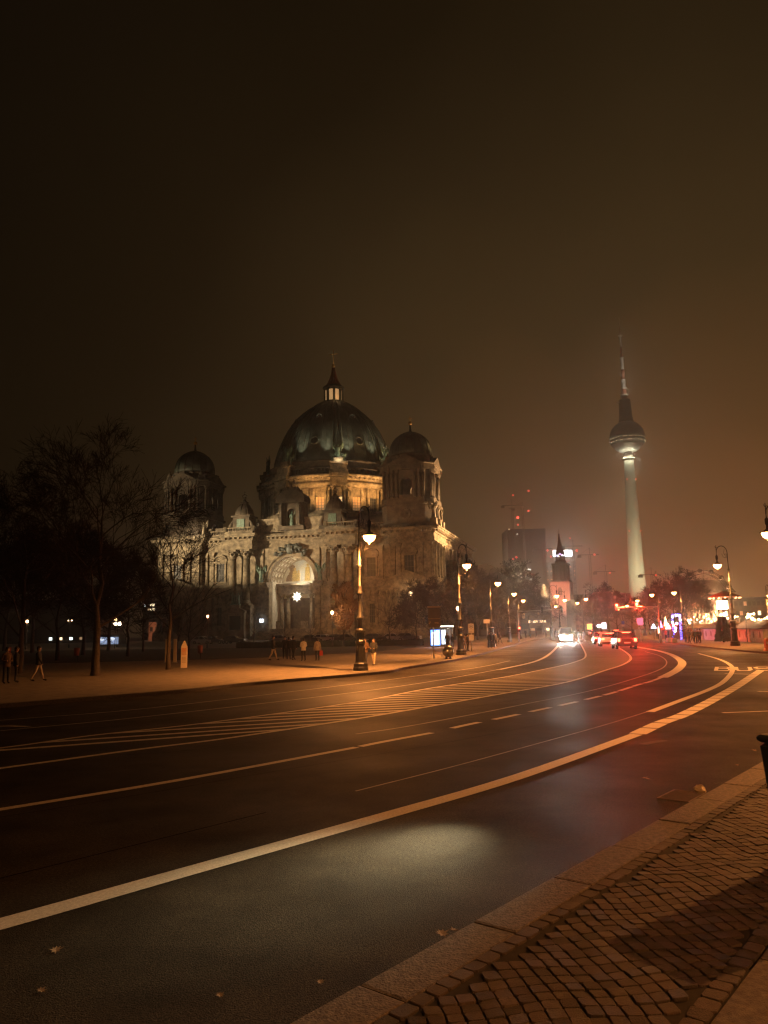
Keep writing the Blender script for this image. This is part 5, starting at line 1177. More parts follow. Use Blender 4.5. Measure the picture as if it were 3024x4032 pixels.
# ================================================================ SIGNALS AND SIGNS
def head_(b, x, y, z, s_=1.0):
    b.box(x-.16*s_, x+.16*s_, y, y+.22*s_, z-.45*s_, z+.5*s_, .03)
REDS = emi('red_signal_glow', (1.0, .035, .012), 70); REDP = emi('red_crossing_glow', (1, .05, .03), 14)
def gantry(lab, base, ht, armv, heads, lit=True):
    t_ = thing('traffic_signal_mast', lab, 'traffic signal', (base[0], base[1], .1)); d = Vector((armv[0], armv[1], 0)); L_ = d.length
    b = MB(); b.lathe([(.16, 0), (.15, .8), (.11, .9), (.08, ht+.2)], 10); b.build('pole', STEEL, t_)
    b = MB(); b.tube([(0, 0, ht), tuple(d+Vector((0, 0, ht+.15)))], [.07, .045], 8); b.build('arm', STEEL, t_)
    for f in heads:
        q = d*f+Vector((0, 0, ht+.1)); b = MB(); head_(b, q.x, q.y-.12, q.z, 1.0); h = b.build('signal_head', BLACKP, t_)
        for k, zz in enumerate((.3, 0, -.28)):
            b = MB(); b.M = Matrix.Translation((q.x, q.y-.13, q.z+zz)) @ Matrix.Rotation(pi/2, 4, 'X'); b.lathe([(.15, 0), (.15, .05), (.02, .07)], 12); b.build('lens', (REDS if lit and k == 0 else BLACKP), h)
        if lit: light('POINT', (q.x, q.y-.5, q.z+.3), 1100*KR, (1, .03, .01), r=.15, parent=t_)
    return t_
p1 = P(2427, 2388, 96); p2 = P(2517, 2385, 92); pb = P(2600, 2500, 90)
dv = Vector((p1.x-pb.x, p1.y-pb.y)); gantry('signal mast with two glowing red lights over the waiting cars', (pb.x, pb.y), p1.z-.35, (dv.x, dv.y), (1.0, (p2.x-pb.x)/dv.x))
p1 = P(2210, 2403, 118); pb = P(2043, 2500, 122); dv = Vector((p1.x-pb.x, p1.y-pb.y))
gantry('dark signal mast with heads seen from behind over the left lanes', (pb.x, pb.y), p1.z-.1, (dv.x, dv.y), (.56, 1.0), False)
for (px, py, D, lab) in ((2044, 2476, 104, 'red pedestrian signal beside the third kerb lamp'), (2168, 2475, 135, 'red pedestrian signal left of the van')):
    q = P(px, py, D); t_ = thing('pedestrian_signal', lab, 'traffic signal', (q.x, q.y, .1)); b = MB(); b.tube([(0, 0, 0), (0, 0, q.z+.2)], .05, 8); b.build('pole', STEEL, t_)
    b = MB(); b.box(-.15, .15, -.2, -.05, q.z-.5, q.z+.2, .02); h = b.build('signal_head', BLACKP, t_); b = MB(); b.ell((0, -.2, q.z), (.11, .03, .11), 10, 6); b.build('lens', REDS if D < 120 else REDP, h); light('POINT', (0, -.6, q.z), 40, (1, .04, .02), parent=t_)
def panel_sign(name, lab, px, fy, D, panels, pole_top, m_pole=STEEL, cat='sign', rz=0.0):
    """panels: (x0,x1,z0,z1,material)"""
    q = P(px, fy, D); t_ = thing(name, lab, cat, (q.x, q.y, .1), rz); b = MB(); b.tube([(0, 0, 0), (0, 0, pole_top)], .045, 8); b.build('pole', m_pole, t_); res = []
    for (x0, x1, z0, z1, m_) in panels: b = MB(); b.box(x0, x1, -.09, -.05, z0, z1); res.append(b.build('panel', m_, t_))
    return t_, res
SIGNW = mat('white_sign_face', (.55, .5, .42), .5, var=.05); SIGNB = mat('sign_back', (.13, .1, .08), .6, var=.1)
g = G(1858, 2569)
t_, pn = panel_sign('bus_stop_sign', 'white bus stop sign with a ringed letter above a timetable panel', 1858, 2569, g.y, [(-.24, .24, 1.62, 2.42, SIGNW), (-.22, .22, .95, 1.45, SIGNW)], 2.45, cat='bus stop sign')
ink = mat('dark_ink', (.05, .05, .05), .6)
b = MB(); 
for i in range(24):
    a, c = 2*pi*i/24, 2*pi*(i+1)/24; b.prismy([(.17*cos(a), 2.17+.17*sin(a)), (.17*cos(c), 2.17+.17*sin(c)), (.14*cos(c), 2.17+.14*sin(c)), (.14*cos(a), 2.17+.14*sin(a))], -.096, -.091)
b.box(-.075, -.045, -.096, -.091, 2.08, 2.26); b.box(.045, .075, -.096, -.091, 2.08, 2.26); b.box(-.045, .045, -.0955, -.091, 2.155, 2.185); b.box(-.2, .2, -.096, -.091, 1.88, 1.895); b.box(-.2, .2, -.096, -.091, 1.76, 1.772)
for k in range(4): b.box(-.16, .12-.04*k % .1, -.096, -.091, 1.66+.02*k, 1.668+.02*k)
b.build('lettering', ink, pn[0]); b = MB()
for k in range(7): b.box(-.18, .18-.03*(k % 3), -.096, -.091, 1.0+.055*k, 1.008+.055*k)
b.build('timetable_rows', ink, pn[1])
g = G(1709, 2600); t_, pn = panel_sign('tourist_sign_board', 'tall brown sign board seen on a pole left of the lit bus shelter', 1709, 2600, g.y, [(-.33, .50, 2.10, 3.45, SIGNB)], 3.5)
b = MB(); b.box(-.33, .5, -.096, -.091, 2.66, 2.69); b.box(-.36, .53, -.11, -.05, 3.42, 3.52)
for x, z in ((-.25, 2.35), (-.2, 2.45), (.15, 2.4), (.25, 2.4), (.33, 2.38)): b.ell((x, -.094, z), (.06, .008, .05), 8, 4)
b.build('reflective_symbols', mat('sign_symbols', (.4, .25, .12), .4), pn[0])
def lit(n, c, s_): return emi(n, c, s_)
panel_sign('direction_sign', 'violet-lit square direction sign on a tall pole right of the waiting cars', 2524, 2520, 98, [(-.40, .40, 2.1, 3.0, emi('violet_sign_glow', (.55, .36, .75), .45))], 3.05)  # sign face given a weak emission of its own to read violet
panel_sign('direction_sign', 'small greenish sign left of the violet-lit direction sign', 2504, 2522, 92, [(-.32, .30, 1.6, 2.3, mat('green_sign_face', (.3, .32, .22), .5))], 2.35)
panel_sign('lit_yellow_sign', 'glowing yellow sign above the road between van and queue', 2324, 2505, 175, [(-.6, .6, 1.5, 2.7, lit('yellow_sign_glow', (1, .55, .12), 1.6))], 2.7)
panel_sign('lit_white_sign', 'glowing white box sign left of the waiting queue', 2380, 2500, 170, [(-.5, .5, 1.6, 2.9, lit('white_sign_glow', (1, .8, .95), 3))], 2.9)
q = P(2361, 2500, 172); t_ = thing('lit_oval_sign', 'glowing pale oval sign beside the white box sign', 'sign', (q.x, q.y, .1)); b = MB(); b.ell((0, 0, 2.2), (.55, .1, .4), 14, 8); b.build('oval_panel', emi('oval_sign_glow', (.85, .8, 1), 3), t_); b = MB(); b.tube([(0, 0, 0), (0, 0, 1.9)], .05, 6); b.build('pole', STEEL, t_)
panel_sign('no_stopping_sign', 'small blue and white sign above the roofs of the waiting cars', 2456, 2510, 105, [(-.2, .2, 2.25, 2.7, mat('blue_sign_face', (.1, .15, .5), .5)), (-.2, .2, 1.95, 2.22, SIGNW)], 2.75)
panel_sign('street_name_sign', 'white hanging board over the left pavement by the third street lamp', 1920, 2530, 90, [(-.4, .45, 2.6, 3.05, SIGNW)], 3.1)
# metal ball on feet
g = G(1766, 2600); t_ = thing('metal_ball', 'polished metal ball on short feet at the kerb by the bus shelter', 'metal ball', (g.x, g.y, .12)); b = MB(); b.ell((0, 0, .46), (.385,)*3, 32, 20); b.build('ball', mat('brushed_metal', (.45, .42, .38), .28, .9, var=.2, scale=2), t_)
b = MB(); b.lathe([(.38, .43), (.392, .44), (.392, .48), (.38, .49)], 32); b.build('seam_band', STEEL, t_)
for s_ in (-1, 1): b = MB(); b.lathe([(.1, -.0), (.07, .06), (.06, .15)], 8, s_*.13, 0); b.build('foot', BLACKP, t_)
# bus shelter with a lit advertising panel
g = G(1716, 2552); t_ = thing('bus_shelter', 'glass bus shelter with a lit roof edge and a bright blue-white advertising panel', 'bus shelter', (g.x, g.y, .12), -.18); 
b = MB(); b.box(-.62, 1.75, -.1, 3.2, 2.25, 2.33); b.build('roof', STEEL, t_)
b = MB(); b.box(-.65, 1.78, -.16, -.101, 2.24, 2.36); b.box(1.755, 1.8, -.1, 3.2, 2.24, 2.36); b.build('roof_light', emi('shelter_light', (1, .88, .68), 5), t_)
b = MB(); b.box(-.58, .58, -.09, .09, .05, 2.0, .02); ad = b.build('advertising_case', BLACKP, t_)
b = MB(); b.box(-.53, .53, -.11, -.091, .18, 1.92); b.build('screen', emi('ad_screen_blue', (.12, .32, 1.0), 3.0), ad)
b = MB(); b.box(-.42, .40, -.118, -.111, .3, 1.5); b.ell((-.1, -.112, 1.5), (.35, .01, .18), 14, 6); b.box(.12, .42, -.119, -.1111, 1.55, 1.82); b.build('screen_image', emi('ad_screen_white', (.85, .93, 1), 4.0), ad)
for x, y in ((1.65, 0), (1.65, 3.0), (-.5, 3.0)): b = MB(); b.box(x-.04, x+.04, y-.04, y+.04, 0, 2.25); b.build('post', STEEL, t_)
b = MB(); b.box(.75, 1.6, 2.96, 2.99, .2, 2.1); b.box(-.45, .7, 2.96, 2.99, .2, 2.1); b.build('glass_pane', mat('shelter_glass', (.12, .13, .14), .1), t_); b = MB(); b.box(0, 1.4, 2.4, 2.75, .42, .47); b.box(.1, .15, 2.5, 2.7, 0, .42); b.box(1.2, 1.25, 2.5, 2.7, 0, .42); b.build('bench', STEEL, t_)
b = MB(); b.box(.66, .9, .3, .36, .3, 1.9); b.box(.94, 1.1, .3, .36, .3, 1.9); b.build('lit_side_panel', emi('side_panel_glow', (.8, .9, 1), 2.2), t_)
light('POINT', (0, -1.0, 1.2), 60, (.5, .7, 1), r=.4, parent=t_); light('POINT', (1.0, 1.2, 2.1), 40, (1, .85, .6), r=.2, parent=t_)
# info pillars and park furniture on the left
PR = mat('pillar_print', (.55, .2, .08), .6, col2=(.5, .42, .3), scale=5)
g = G(724, 2638); t_ = thing('info_pillar', 'pale pointed-top info pillar with a red-orange picture, standing before the dark lawn', 'info pillar', (g.x, g.y, .12), .1)
b = MB(); b.prismy([(-.17, 0), (.17, 0), (.17, 1.0), (.17, 1.2), (0, 1.55), (-.17, 1.2)], -.08, .08); b.build('pillar_body', mat('pale_panel', (.62, .52, .38), .6, var=.05), t_)
b = MB(); b.box(-.14, .14, -.086, -.081, .72, 1.12); b.build('picture', PR, t_); b = MB()
for k in range(5): b.box(-.12, .1, -.086, -.081, .3+.07*k, .33+.07*k)
b.build('text_rows', mat('pillar_text', (.35, .25, .15), .6), t_); light('SPOT', (3.0, -6, 3.5), 520, WARM, r=.2, aim=(-.4, 0, .9), size=30, parent=t_)  # unseen warm spot added to brighten the pillar and the slabs
for px, lab in ((655, 'plain pale info slab left of the slim tree trunk'), (688, 'plain pale info slab right of the slim tree trunk')):
    g = G(px, 2617); t_ = thing('info_slab', lab, 'info slab', (g.x, g.y, .12), .1, 'plain pale info slabs'); b = MB(); b.box(-.11, .11, -.06, .06, .06, 1.6, .015); b.build('slab_panel', MATS['pale_panel'], t_); b = MB(); b.box(-.16, .16, -.14, .14, 0, .06); b.build('foot', STEEL, t_)
ORB = mat('orange_bin', (.55, .13, .05), .5, var=.1)
for px, fy, lab in ((787, 2601, 'small orange litter bin on a post right of the pointed info pillar'), (300, 2612, 'small orange litter bin left of the big bare tree'), (32, 2600, 'small orange litter bin at the far left')):
    g = G(px, fy); t_ = thing('litter_bin', lab, 'litter bin', (g.x, g.y, .12), 0, 'orange litter bins on posts'); b = MB(); b.tube([(0, .2, 0), (0, .2, 1.1)], .03, 6); b.build('post', IRON, t_); b = MB(); b.lathe([(.17, .45), (.21, .95)], 12); b.build('bin_body', ORB, t_); b = MB(); b.lathe([(.22, .96), (.2, 1.02), (.02, 1.05)], 12); b.build('lid', ORB, t_)
# small things at the near kerb
t_ = thing('waste_bin', 'dark green waste bin cut by the right picture edge on the cobbles', 'waste bin', (0, 0, 0))
t_.location = (3.36, 6.30, .12); t_.rotation_euler.z = .5
BING = mat('dark_green_plastic', (.02, .03, .02), .5, var=.1)
b = MB(); b.M = Matrix.Identity(4); b.box(-.27, .27, -.27, .27, .12, .94, .03); b.v = [(x*(.78+.24*z), y*(.78+.24*z), z) for x, y, z in b.v]; b.build('bin_body', BING, t_); b = MB(); b.box(-.28, .28, -.28, .28, .94, 1.0, .02); b.build('lid', BING, t_)
for sx in (-1, 1): b = MB(); b.M = Matrix.Translation((sx*.2, .15, .09)) @ Matrix.Rotation(pi/2, 4, 'Y'); b.lathe([(.09, -.02), (.09, .02)], 12); b.build('wheel', RUBBER, t_)
b = MB(); b.box(-.2, .2, -.22, -.1, 0, .13); b.build('foot', BING, t_)
g = G(2683, 3134); b = MB(); M_ = Matrix.Translation((g.x, g.y, 0)) @ Matrix.Rotation(atan2(kd.y, kd.x), 4, 'Z'); b.M = M_
b.box(-.30, .30, -.19, -.17, .002, .007); b.box(-.30, .30, .17, .19, .002, .007); b.box(-.30, -.28, -.17, .17, .002, .007); b.box(.28, .30, -.17, .17, .002, .007)
for k in range(11): x = -.25+.05*k; b.box(x-.010, x+.010, -.17, .17, .0032, .0065)
gr_ = tag(b.build('drain_grate', mat('rusty_iron', (.10, .06, .04), .6, col2=(.05, .035, .03), scale=9)), 'slotted iron drain grate in the gutter beside the crumpled paper', 'drain grate')
b = MB(); b.M = M_; b.box(-.28, .28, -.17, .17, .0015, .003); b.build('drain_dark_sheet', BLACKP, gr_)  # black sheet on the asphalt stands for the shade below the bars
g = G(2756, 3122, .12); b = MB(); b.ell((g.x, g.y, .155), (.07, .06, .045), 9, 6); rl = random.Random(4); b.v = [(x+rl.uniform(-.014, .014), y+rl.uniform(-.014, .014), z+rl.uniform(-.008, .014)) for x, y, z in b.v]; b.sm = [False]*len(b.sm)
tag(b.build('crumpled_paper', mat('dirty_paper', (.65, .55, .42), .8, var=.1)), 'crumpled pale paper lying on the kerb above the drain grate', 'litter')
LEAF = mat('dry_leaf', (.20, .14, .08), .8, var=.35, scale=20)
def leaf(px, py, s_, rz, z, lab):
    g = G(px, py, z); b = MB(); b.M = Matrix.Translation((g.x, g.y, z+.006)) @ Matrix.Rotation(rz, 4, 'Z') @ Matrix.Rotation(.18, 4, 'X')
    out_ = [(0, -.9), (.12, -.35), (.55, -.5), (.38, -.12), (.95, .1), (.4, .25), (.5, .7), (.15, .5), (0, 1), (-.15, .5), (-.5, .7), (-.4, .25), (-.95, .1), (-.38, -.12), (-.55, -.5), (-.12, -.35)]
    n = len(out_); vs = [(x*s_, y*s_, .004+.25*s_*abs(x)*abs(x)) for x, y in out_]+[(0, 0, .0)]; vs2 = [(x, y, z_-.0015) for x, y, z_ in vs]
    b.add(vs+vs2, [(i, (i+1) % n, n) for i in range(n)]+[((i+1) % n+n+1, i+n+1, 2*n+1) for i in range(n)]+[(i, i+n+1, (i+1) % n+n+1, (i+1) % n) for i in range(n)])
    tag(b.build('fallen_leaf', LEAF), lab, 'leaf', 'fallen leaves on the road')
for a in ((1742, 3682, .055, .5, .125, 'larger dry leaf at the edge of the near kerb, lower left of the cobbles'), (1788, 3667, .035, 2.0, .125, 'smaller dry leaf next to the larger one on the near kerb'), (2545, 3068, .07, 1.0, .002, 'dry leaf on the asphalt left of the drain grate'), (220, 3747, .05, .3, .002, 'curled leaf below the bus lane line at the lower left'), (163, 3906, .035, 1.2, .002, 'small leaf near the lower left corner'), (866, 3925, .03, .8, .002, 'small leaf on the asphalt near the bottom edge'), (1262, 3873, .03, .2, .002, 'small bright leaf left of the kerb near the bottom'), (2970, 2957, .05, .4, .002, 'leaf on the asphalt beside the waste bin'), (2903, 3015, .03, .4, .002, 'small pale leaf in the gutter below the waste bin top'), (2823, 3209, .018, 0, .125, 'tiny bright scrap on the cobbles by the kerb')): leaf(*a)
# ================================================================ CHRISTMAS MARKET ON THE RIGHT
HUTW = mat('white_hut_boards', (.50, .42, .32), .7, col2=(.36, .29, .21), scale=2); HUTR = mat('dark_hut_roof', (.05, .035, .028), .8, var=.3)
def hut(x0, y0, x1, y1, h, rh, lab, n, m_=HUTW, mr=HUTR, nm='market_hut', depth=2.4):
    a, c = Vector((x0, y0)), Vector((x1, y1)); L_ = (c-a).length; t_ = thing(nm, lab, 'market hut', (a.x, a.y, .12), atan2(c.y-a.y, c.x-a.x), 'market huts')
    b = MB(); b.box(0, L_, 0.06, depth, 0, h); b.build('wall', m_, t_)
    for k in range(n):
        x = L_*k/n; b = MB(); b.box(x+.02, x+L_/n-.02, 0, .059, .12, h-.04); pn = b.build('wall_panel', m_, t_)
        w_ = L_/n; b = MB(); b.ell((x+w_/2, -.002, h*.55), (w_*.14, .01, h*.25), 10, 6); b.build('panel_ornament', mat('panel_ornament', (.2, .13, .08), .7), pn)
    b = MB(); M0 = b.M; b.M = Matrix.Translation((0, 0, 0)); b.add([(-.2, -.35, h), (L_+.2, -.35, h), (L_+.2, depth/2, h+rh), (-.2, depth/2, h+rh), (L_+.2, depth+.3, h), (-.2, depth+.3, h), (-.2, -.35, h-.06), (L_+.2, -.35, h-.06), (L_+.2, depth+.3, h-.06), (-.2, depth+.3, h-.06)], [(0, 1, 2, 3), (3, 2, 4, 5), (6, 9, 8, 7), (0, 6, 7, 1), (1, 7, 8, 4, 2), (4, 8, 9, 5), (5, 9, 6, 0, 3)]); b.build('roof', mr, t_); return t_
A_ = [G(x, y, .12).xy for x, y in ((3120, 2533), (3010, 2531), (2955, 2528), (2900, 2525), (2835, 2522), (2770, 2519), (2690, 2514))]
for i, (lab, n) in enumerate((('white market hut cut by the right picture edge', 2), ('white market hut just inside the right picture edge', 2), ('white market hut right of the big street lamp base', 2), ('white market hut behind the big street lamp base', 3), ('white market hut between the crowd and the dark conifer', 3), ('white market hut behind the standing crowd', 3))):
    a, c = A_[i+1], A_[i]; d = (c-a)*.04; hut(a.x+d.x, a.y+d.y, c.x-d.x, c.y-d.y, 1.5, .95 if i < 3 else .6, lab, n)
RR = mat('red_stall_roof', (.35, .03, .02), .7, var=.1)
q = P(2600, 2510, 112); w2 = P(2655, 2510, 110); hut(q.x, q.y, w2.x, w2.y, 1.4, .9, 'small market stall with a bright red roof left of the blue lit arch', 3, mat('stall_boards', (.3, .16, .1), .7, var=.2), RR, 'market_stall'); light('POINT', (q.x+1, q.y-1.2, 1.6), 60, (1, .4, .2)); light('POINT', (q.x+.8, q.y-.3, 4.6), 130, (1, .06, .03), r=.3)
BULB = emi('bulb_glow', (1.0, .70, .32), 9)
def string(lab, pts, D, r=.10, m_=BULB, step=.42, grp='strings of golden bulbs over the market', e=60, col=(1, .62, .28)):
    W_ = [P(x, y, D) for x, y in pts]; c = sum(W_, Vector())/len(W_); t_ = thing('light_string', lab, 'string of lights', tuple(c), 0, grp)
    b = MB(); b.tube([tuple(w-c) for w in W_], .015, 3); b.build('cable', IRON, t_)
    b = MB(); k = 0; rl = random.Random(len(lab))
    for i in range(len(W_)-1):
        e_ = W_[i+1]-W_[i]; n = max(1, int(e_.length/step))
        for j in range(n): p = W_[i]+e_*((j+.5)/n)-c+Vector((rl.uniform(-.05, .05), 0, -.08+rl.uniform(-.05, .05))); b.ell(p, (r*rl.uniform(.7, 1.3),)*3, 6, 4)
    b.build('bulbs', m_, t_); 
    if e: light('POINT', (0, -.6, -.2), e, col, r=.3, parent=t_)
    # two slim posts carry the string
    b = MB()
    for w in (W_[0], W_[-1]): b.tube([(w.x-c.x, .05, -c.z+.12), (w.x-c.x, .05, w.z-c.z)], .04, 5)
    b.build('posts', IRON, t_); return t_
Z3 = lambda x, y: (2400+x/2.659, 2380+y/2.659)
string('zigzag string of golden bulbs above the crowd in front of the pale facade', [Z3(*p) for p in ((868, 112), (905, 140), (930, 165), (958, 184), (978, 150), (1002, 106), (1022, 120), (1048, 157), (1080, 184), (1112, 148))], 93)
string('short fork of golden bulbs right of the blue lit arch', [Z3(*p) for p in ((860, 145), (838, 168), (838, 208), (836, 168), (820, 142))], 93, .12)
string('dense clump of golden bulbs left of the big street lamp post', [Z3(*p) for p in ((1142, 100), (1165, 135), (1190, 110), (1205, 75), (1235, 70), (1212, 105), (1180, 130), (1232, 118), (1236, 158))], 90, .13)
string('short string of golden bulbs right of the big street lamp post', [Z3(*p) for p in ((1288, 132), (1310, 118), (1330, 124), (1355, 116))], 90, .10)
string('thick swag of golden bulbs at the right picture edge', [Z3(*p) for p in ((1422, 112), (1450, 130), (1480, 120), (1500, 155), (1540, 150), (1580, 142), (1615, 158), (1640, 135), (1700, 130))], 85, .15, step=.22, e=160)
string('upper line of golden bulbs over the right huts', [Z3(*p) for p in ((1430, 95), (1460, 90), (1475, 105), (1500, 88), (1525, 92))], 88, .12, step=.25)
# carousel tower with a lit panel
q = P(2866, 2500, 92); t_ = thing('carousel', 'tall ride with a glowing panel and a ring of warm lamps behind the huts', 'carousel', (q.x, q.y, .12))
b = MB(); b.lathe([(.5, 0), (.35, 5.2)], 12); b.lathe([(1.2, 1.9), (1.6, 2.1), (.4, 2.8)], 16); b.build('column', HUTR, t_)
b = MB(); b.lathe([(1.75, 5.15), (1.75, 5.3), (.3, 5.9)], 20); b.build('canopy', mat('canopy_red', (.3, .1, .05), .6), t_)
b = MB()
for k in range(16): a = 2*pi*k/16; b.ell((1.72*cos(a), 1.72*sin(a), 5.1), (.13, .13, .09), 6, 4)
b.build('bulb_ring', emi('warm_bulb_ring', (1, .45, .2), 4), t_)
b = MB(); b.box(-1.45, -.1, -1.0, -.85, 3.75, 4.75, .05); b.build('lit_panel', emi('panel_glow', (1, .84, .5), 8), t_); b = MB(); b.ell((-.7, -.9, 3.1), (.5, .2, .2), 10, 6); b.build('lit_bowl', emi('panel_glow', (1, .84, .5), 8), t_)
light('POINT', (-.7, -1.6, 4.2), 420, (1, .75, .45), r=.4, parent=t_)
# blue lit arch
BL = emi('blue_led', (.16, .14, 1.0), 5); WL = emi('violet_white_led', (.8, .7, 1.0), 9)
q = P(2666, 2500, 104); t_ = thing('lit_arch', 'tall arch wrapped in blue and white lights at the market entrance', 'lit arch', (q.x, q.y, .12)); b = MB(); b.box(-.62, -.42, -.1, .1, 0, 3.4); b.box(.42, .62, -.1, .1, 0, 3.4); b.box(-.62, .62, -.1, .1, 3.1, 3.4); b.build('arch_frame', mat('arch_frame', (.1, .1, .25), .6), t_)
b = MB(); rl = random.Random(2)
for k in range(150):
    s_ = rl.random(); x, z = ((-.52, 3.3*rl.random()) if s_ < .35 else ((.52, 3.3*rl.random()) if s_ < .75 else (rl.uniform(-.6, .6), rl.uniform(3.1, 3.4)))); b.ell((x+rl.uniform(-.12, .12), -.14, z+.1), (.045,)*3, 5, 3)
b.build('led_lights', BL, t_); b = MB()
for x, z in ((-.5, 3.1), (0, 3.3), (.45, 3.2), (-.55, 2.4), (-.2, 1.6), (-.45, 2.0), (.0, 2.2), (-.3, 1.2), (.5, 2.7)): b.ell((x, -.2, z), (.16, .1, .16), 8, 5)
b.build('star_lights', WL, t_); light('POINT', (0, -.8, 2), 160, (.35, .3, 1), r=.3, parent=t_)
def lit_cone(px, D, z0, h, r, m_, lab, nm='lit_cone', c=None):
    q = P(px, 2500, D); t_ = thing(nm, lab, 'light ornament', (q.x, q.y, .12), 0); b = MB(); b.tube([(0, 0, 0), (0, 0, z0)], .05, 5); b.build('post', IRON, t_); b = MB(); b.lathe([(r, z0), (r*.7, z0+h*.35), (r*.3, z0+h*.75), (.02, z0+h)], 10); b.build('glowing_cone', m_, t_)
    if c: light('POINT', (0, -.7, z0+h*.4), 40, c, r=.2, parent=t_)
lit_cone(2603, 108, 1.7, 1.0, .32, emi('violet_tent_glow', (.8, .35, 1), 3), 'small violet glowing tent-shaped ornament left of the golden one', c=(.7, .3, 1))
lit_cone(2625, 107, 1.9, 1.3, .28, emi('golden_cone_glow', (1, .75, .35), 6), 'golden glowing cone ornament between the violet tent and the arch', c=(1, .7, .3))
lit_cone(2633, 106, 1.5, .8, .38, emi('rosy_white_glow', (1, .75, .7), 7), 'rosy white glowing dome ornament right of the golden cone')
lit_cone(2576, 112, 1.6, .7, .42, emi('bluish_white_glow', (.6, .65, 1), 4), 'bluish white glowing ornament farthest left over the market pavement', c=(.4, .4, 1))
q = P(2596, 2500, 101); t_ = thing('lit_bollard', 'bright vertical light column before the left market stall', 'lit column', (q.x, q.y, .12)); b = MB(); b.box(-.08, .08, -.08, .08, 1.0, 1.75); b.build('light_tube', emi('tube_glow', (1, .8, .5), 8), t_); b = MB(); b.box(-.1, .1, -.07, .07, 0, .99); b.build('column_base', IRON, t_)
g = G(3022, 2569); t_ = thing('road_barrier', 'orange plastic road barrier at the right picture edge', 'road barrier', (g.x+.25, g.y, .12), -.2); b = MB(); b.prismy([(-.45, 0), (.45, 0), (.42, .12), (.36, .16), (.34, .82), (.28, .88), (-.28, .88), (-.34, .82), (-.36, .16), (-.42, .12)], -.25, .25); b.build('barrier_body', mat('orange_plastic', (.62, .16, .05), .5, var=.1), t_); b = MB(); b.box(-.3, .3, -.262, -.252, .5, .66); b.build('reflector_strip', SIGNW, t_)
# pale bollard-like blocks near the kerb of the market
for px, fy, lab in ((2637, 2532, 'low pale concrete block on the market kerb, left one'), (2655, 2534, 'low pale concrete block on the market kerb, right one')):
    g = G(px, fy); tag(MB().box(g.x-.28, g.x+.28, g.y-.25, g.y+.25, .12, .62, .04).build('concrete_block', CONC), lab, 'concrete block', 'concrete blocks on the market kerb')
# ferris wheel, unlit
q = P(2787, 2500, 250); t_ = thing('ferris_wheel', 'unlit big wheel with cabins, faint against the sky above the market', 'ferris wheel', (q.x, q.y, .1), .15); R = 9.6; zc = 10.2
b = MB()
for r_ in (R, R-1.2):
    for y in (-.5, .5): b.tube([(r_*cos(a), y, zc+r_*sin(a)) for a in [2*pi*k/40 for k in range(41)]], .10, 4, False)
b.build('rim', IRON, t_); b = MB()
for k in range(16): a = 2*pi*k/16; b.tube([(0, -.5, zc), (R*cos(a), -.5, zc+R*sin(a))], .05, 3); b.tube([(0, .5, zc), (R*cos(a), .5, zc+R*sin(a))], .05, 3)
b.build('spokes', IRON, t_); b = MB()
for sx in (-1, 1):
    for y in (-1.2, 1.2): b.tube([(0, y*.7, zc), (sx*5, y*1.6, 0)], .2, 5)
b.build('stand', IRON, t_)
for k in range(16): a = 2*pi*k/16+.1; b = MB(); b.ell((R*1.06*cos(a), 0, zc+R*1.06*sin(a)-.7), (.85, .8, .75), 8, 6); b.build('cabin', IRON, t_)

# ================================================================ BUILDINGS
def building(name, lab, px0, px1, D, ztop, mw, depth=14, cat='building', rows=None, lit=(), wc=None, ww=None, roof=None, rz=0.0, wm=GLASSD, grp=None):
    a, c = P(px0, 2500, D), P(px1, 2500, D); t_ = thing(name, lab, cat, (a.x, a.y, 0), rz, grp); Wd = c.x-a.x
    b = MB(); b.box(0, Wd, 0, depth, 0, ztop); b.box(-.3, Wd+.3, -.3, depth+.3, ztop-.4, ztop+.2) if roof != 'none' else None; b.build('wall', mw, t_)
    if roof == 'gable': b = MB(); M_ = b.M; b.M = Matrix.Rotation(pi/2, 4, 'Z'); b.M = Matrix.Identity(4); b.add([(-.6, -.6, ztop+.21), (Wd+.6, -.6, ztop+.21), (Wd+.6, depth/2, ztop+.21+depth*.3), (-.6, depth/2, ztop+.21+depth*.3), (Wd+.6, depth+.6, ztop+.21), (-.6, depth+.6, ztop+.21)], [(0, 1, 2, 3), (3, 2, 4, 5), (0, 3, 5), (1, 4, 2), (0, 5, 4, 1)]); b.build('roof', HUTR, t_)
    if roof == 'round':
        b = MB(); n = 16; b.prismy([(Wd/2-Wd/2*cos(pi*k/n), ztop+.21+roofh*sin(pi*k/n)) for k in range(n+1)], .2, depth); b.build('roof', HUTR, t_)
    if rows:
        nr, nc, z0, dz, w_, h_ = rows; cnt = 0
        for i in range(nr):
            for j in range(nc):
                if cnt >= 96: break
                cnt += 1; x = Wd*(j+.5)/nc; z = z0+dz*i; b = MB(); b.box(x-w_/2, x+w_/2, -.06, -.001, z, z+h_); b.build('window', lit[(i, j)] if isinstance(lit, dict) and (i, j) in lit else wm, t_)
    return t_
DK = mat('dark_render', (.05, .042, .035), .9, var=.3, scale=.3); BRK = mat('brown_facade', (.11, .075, .05), .9, var=.3, scale=.2); PINKF = mat('pale_pink_facade', (.42, .26, .17), .85, var=.12, scale=.2)
roofh = 8
LW = emi('far_lit_window', (1.0, .78, .45), 2.2); LWB = emi('far_blue_window', (.55, .68, 1.0), .5); LWD = emi('far_dim_window', (1, .6, .3), .35); LWW = emi('far_white_window', (.9, 1.0, .95), 3.0)
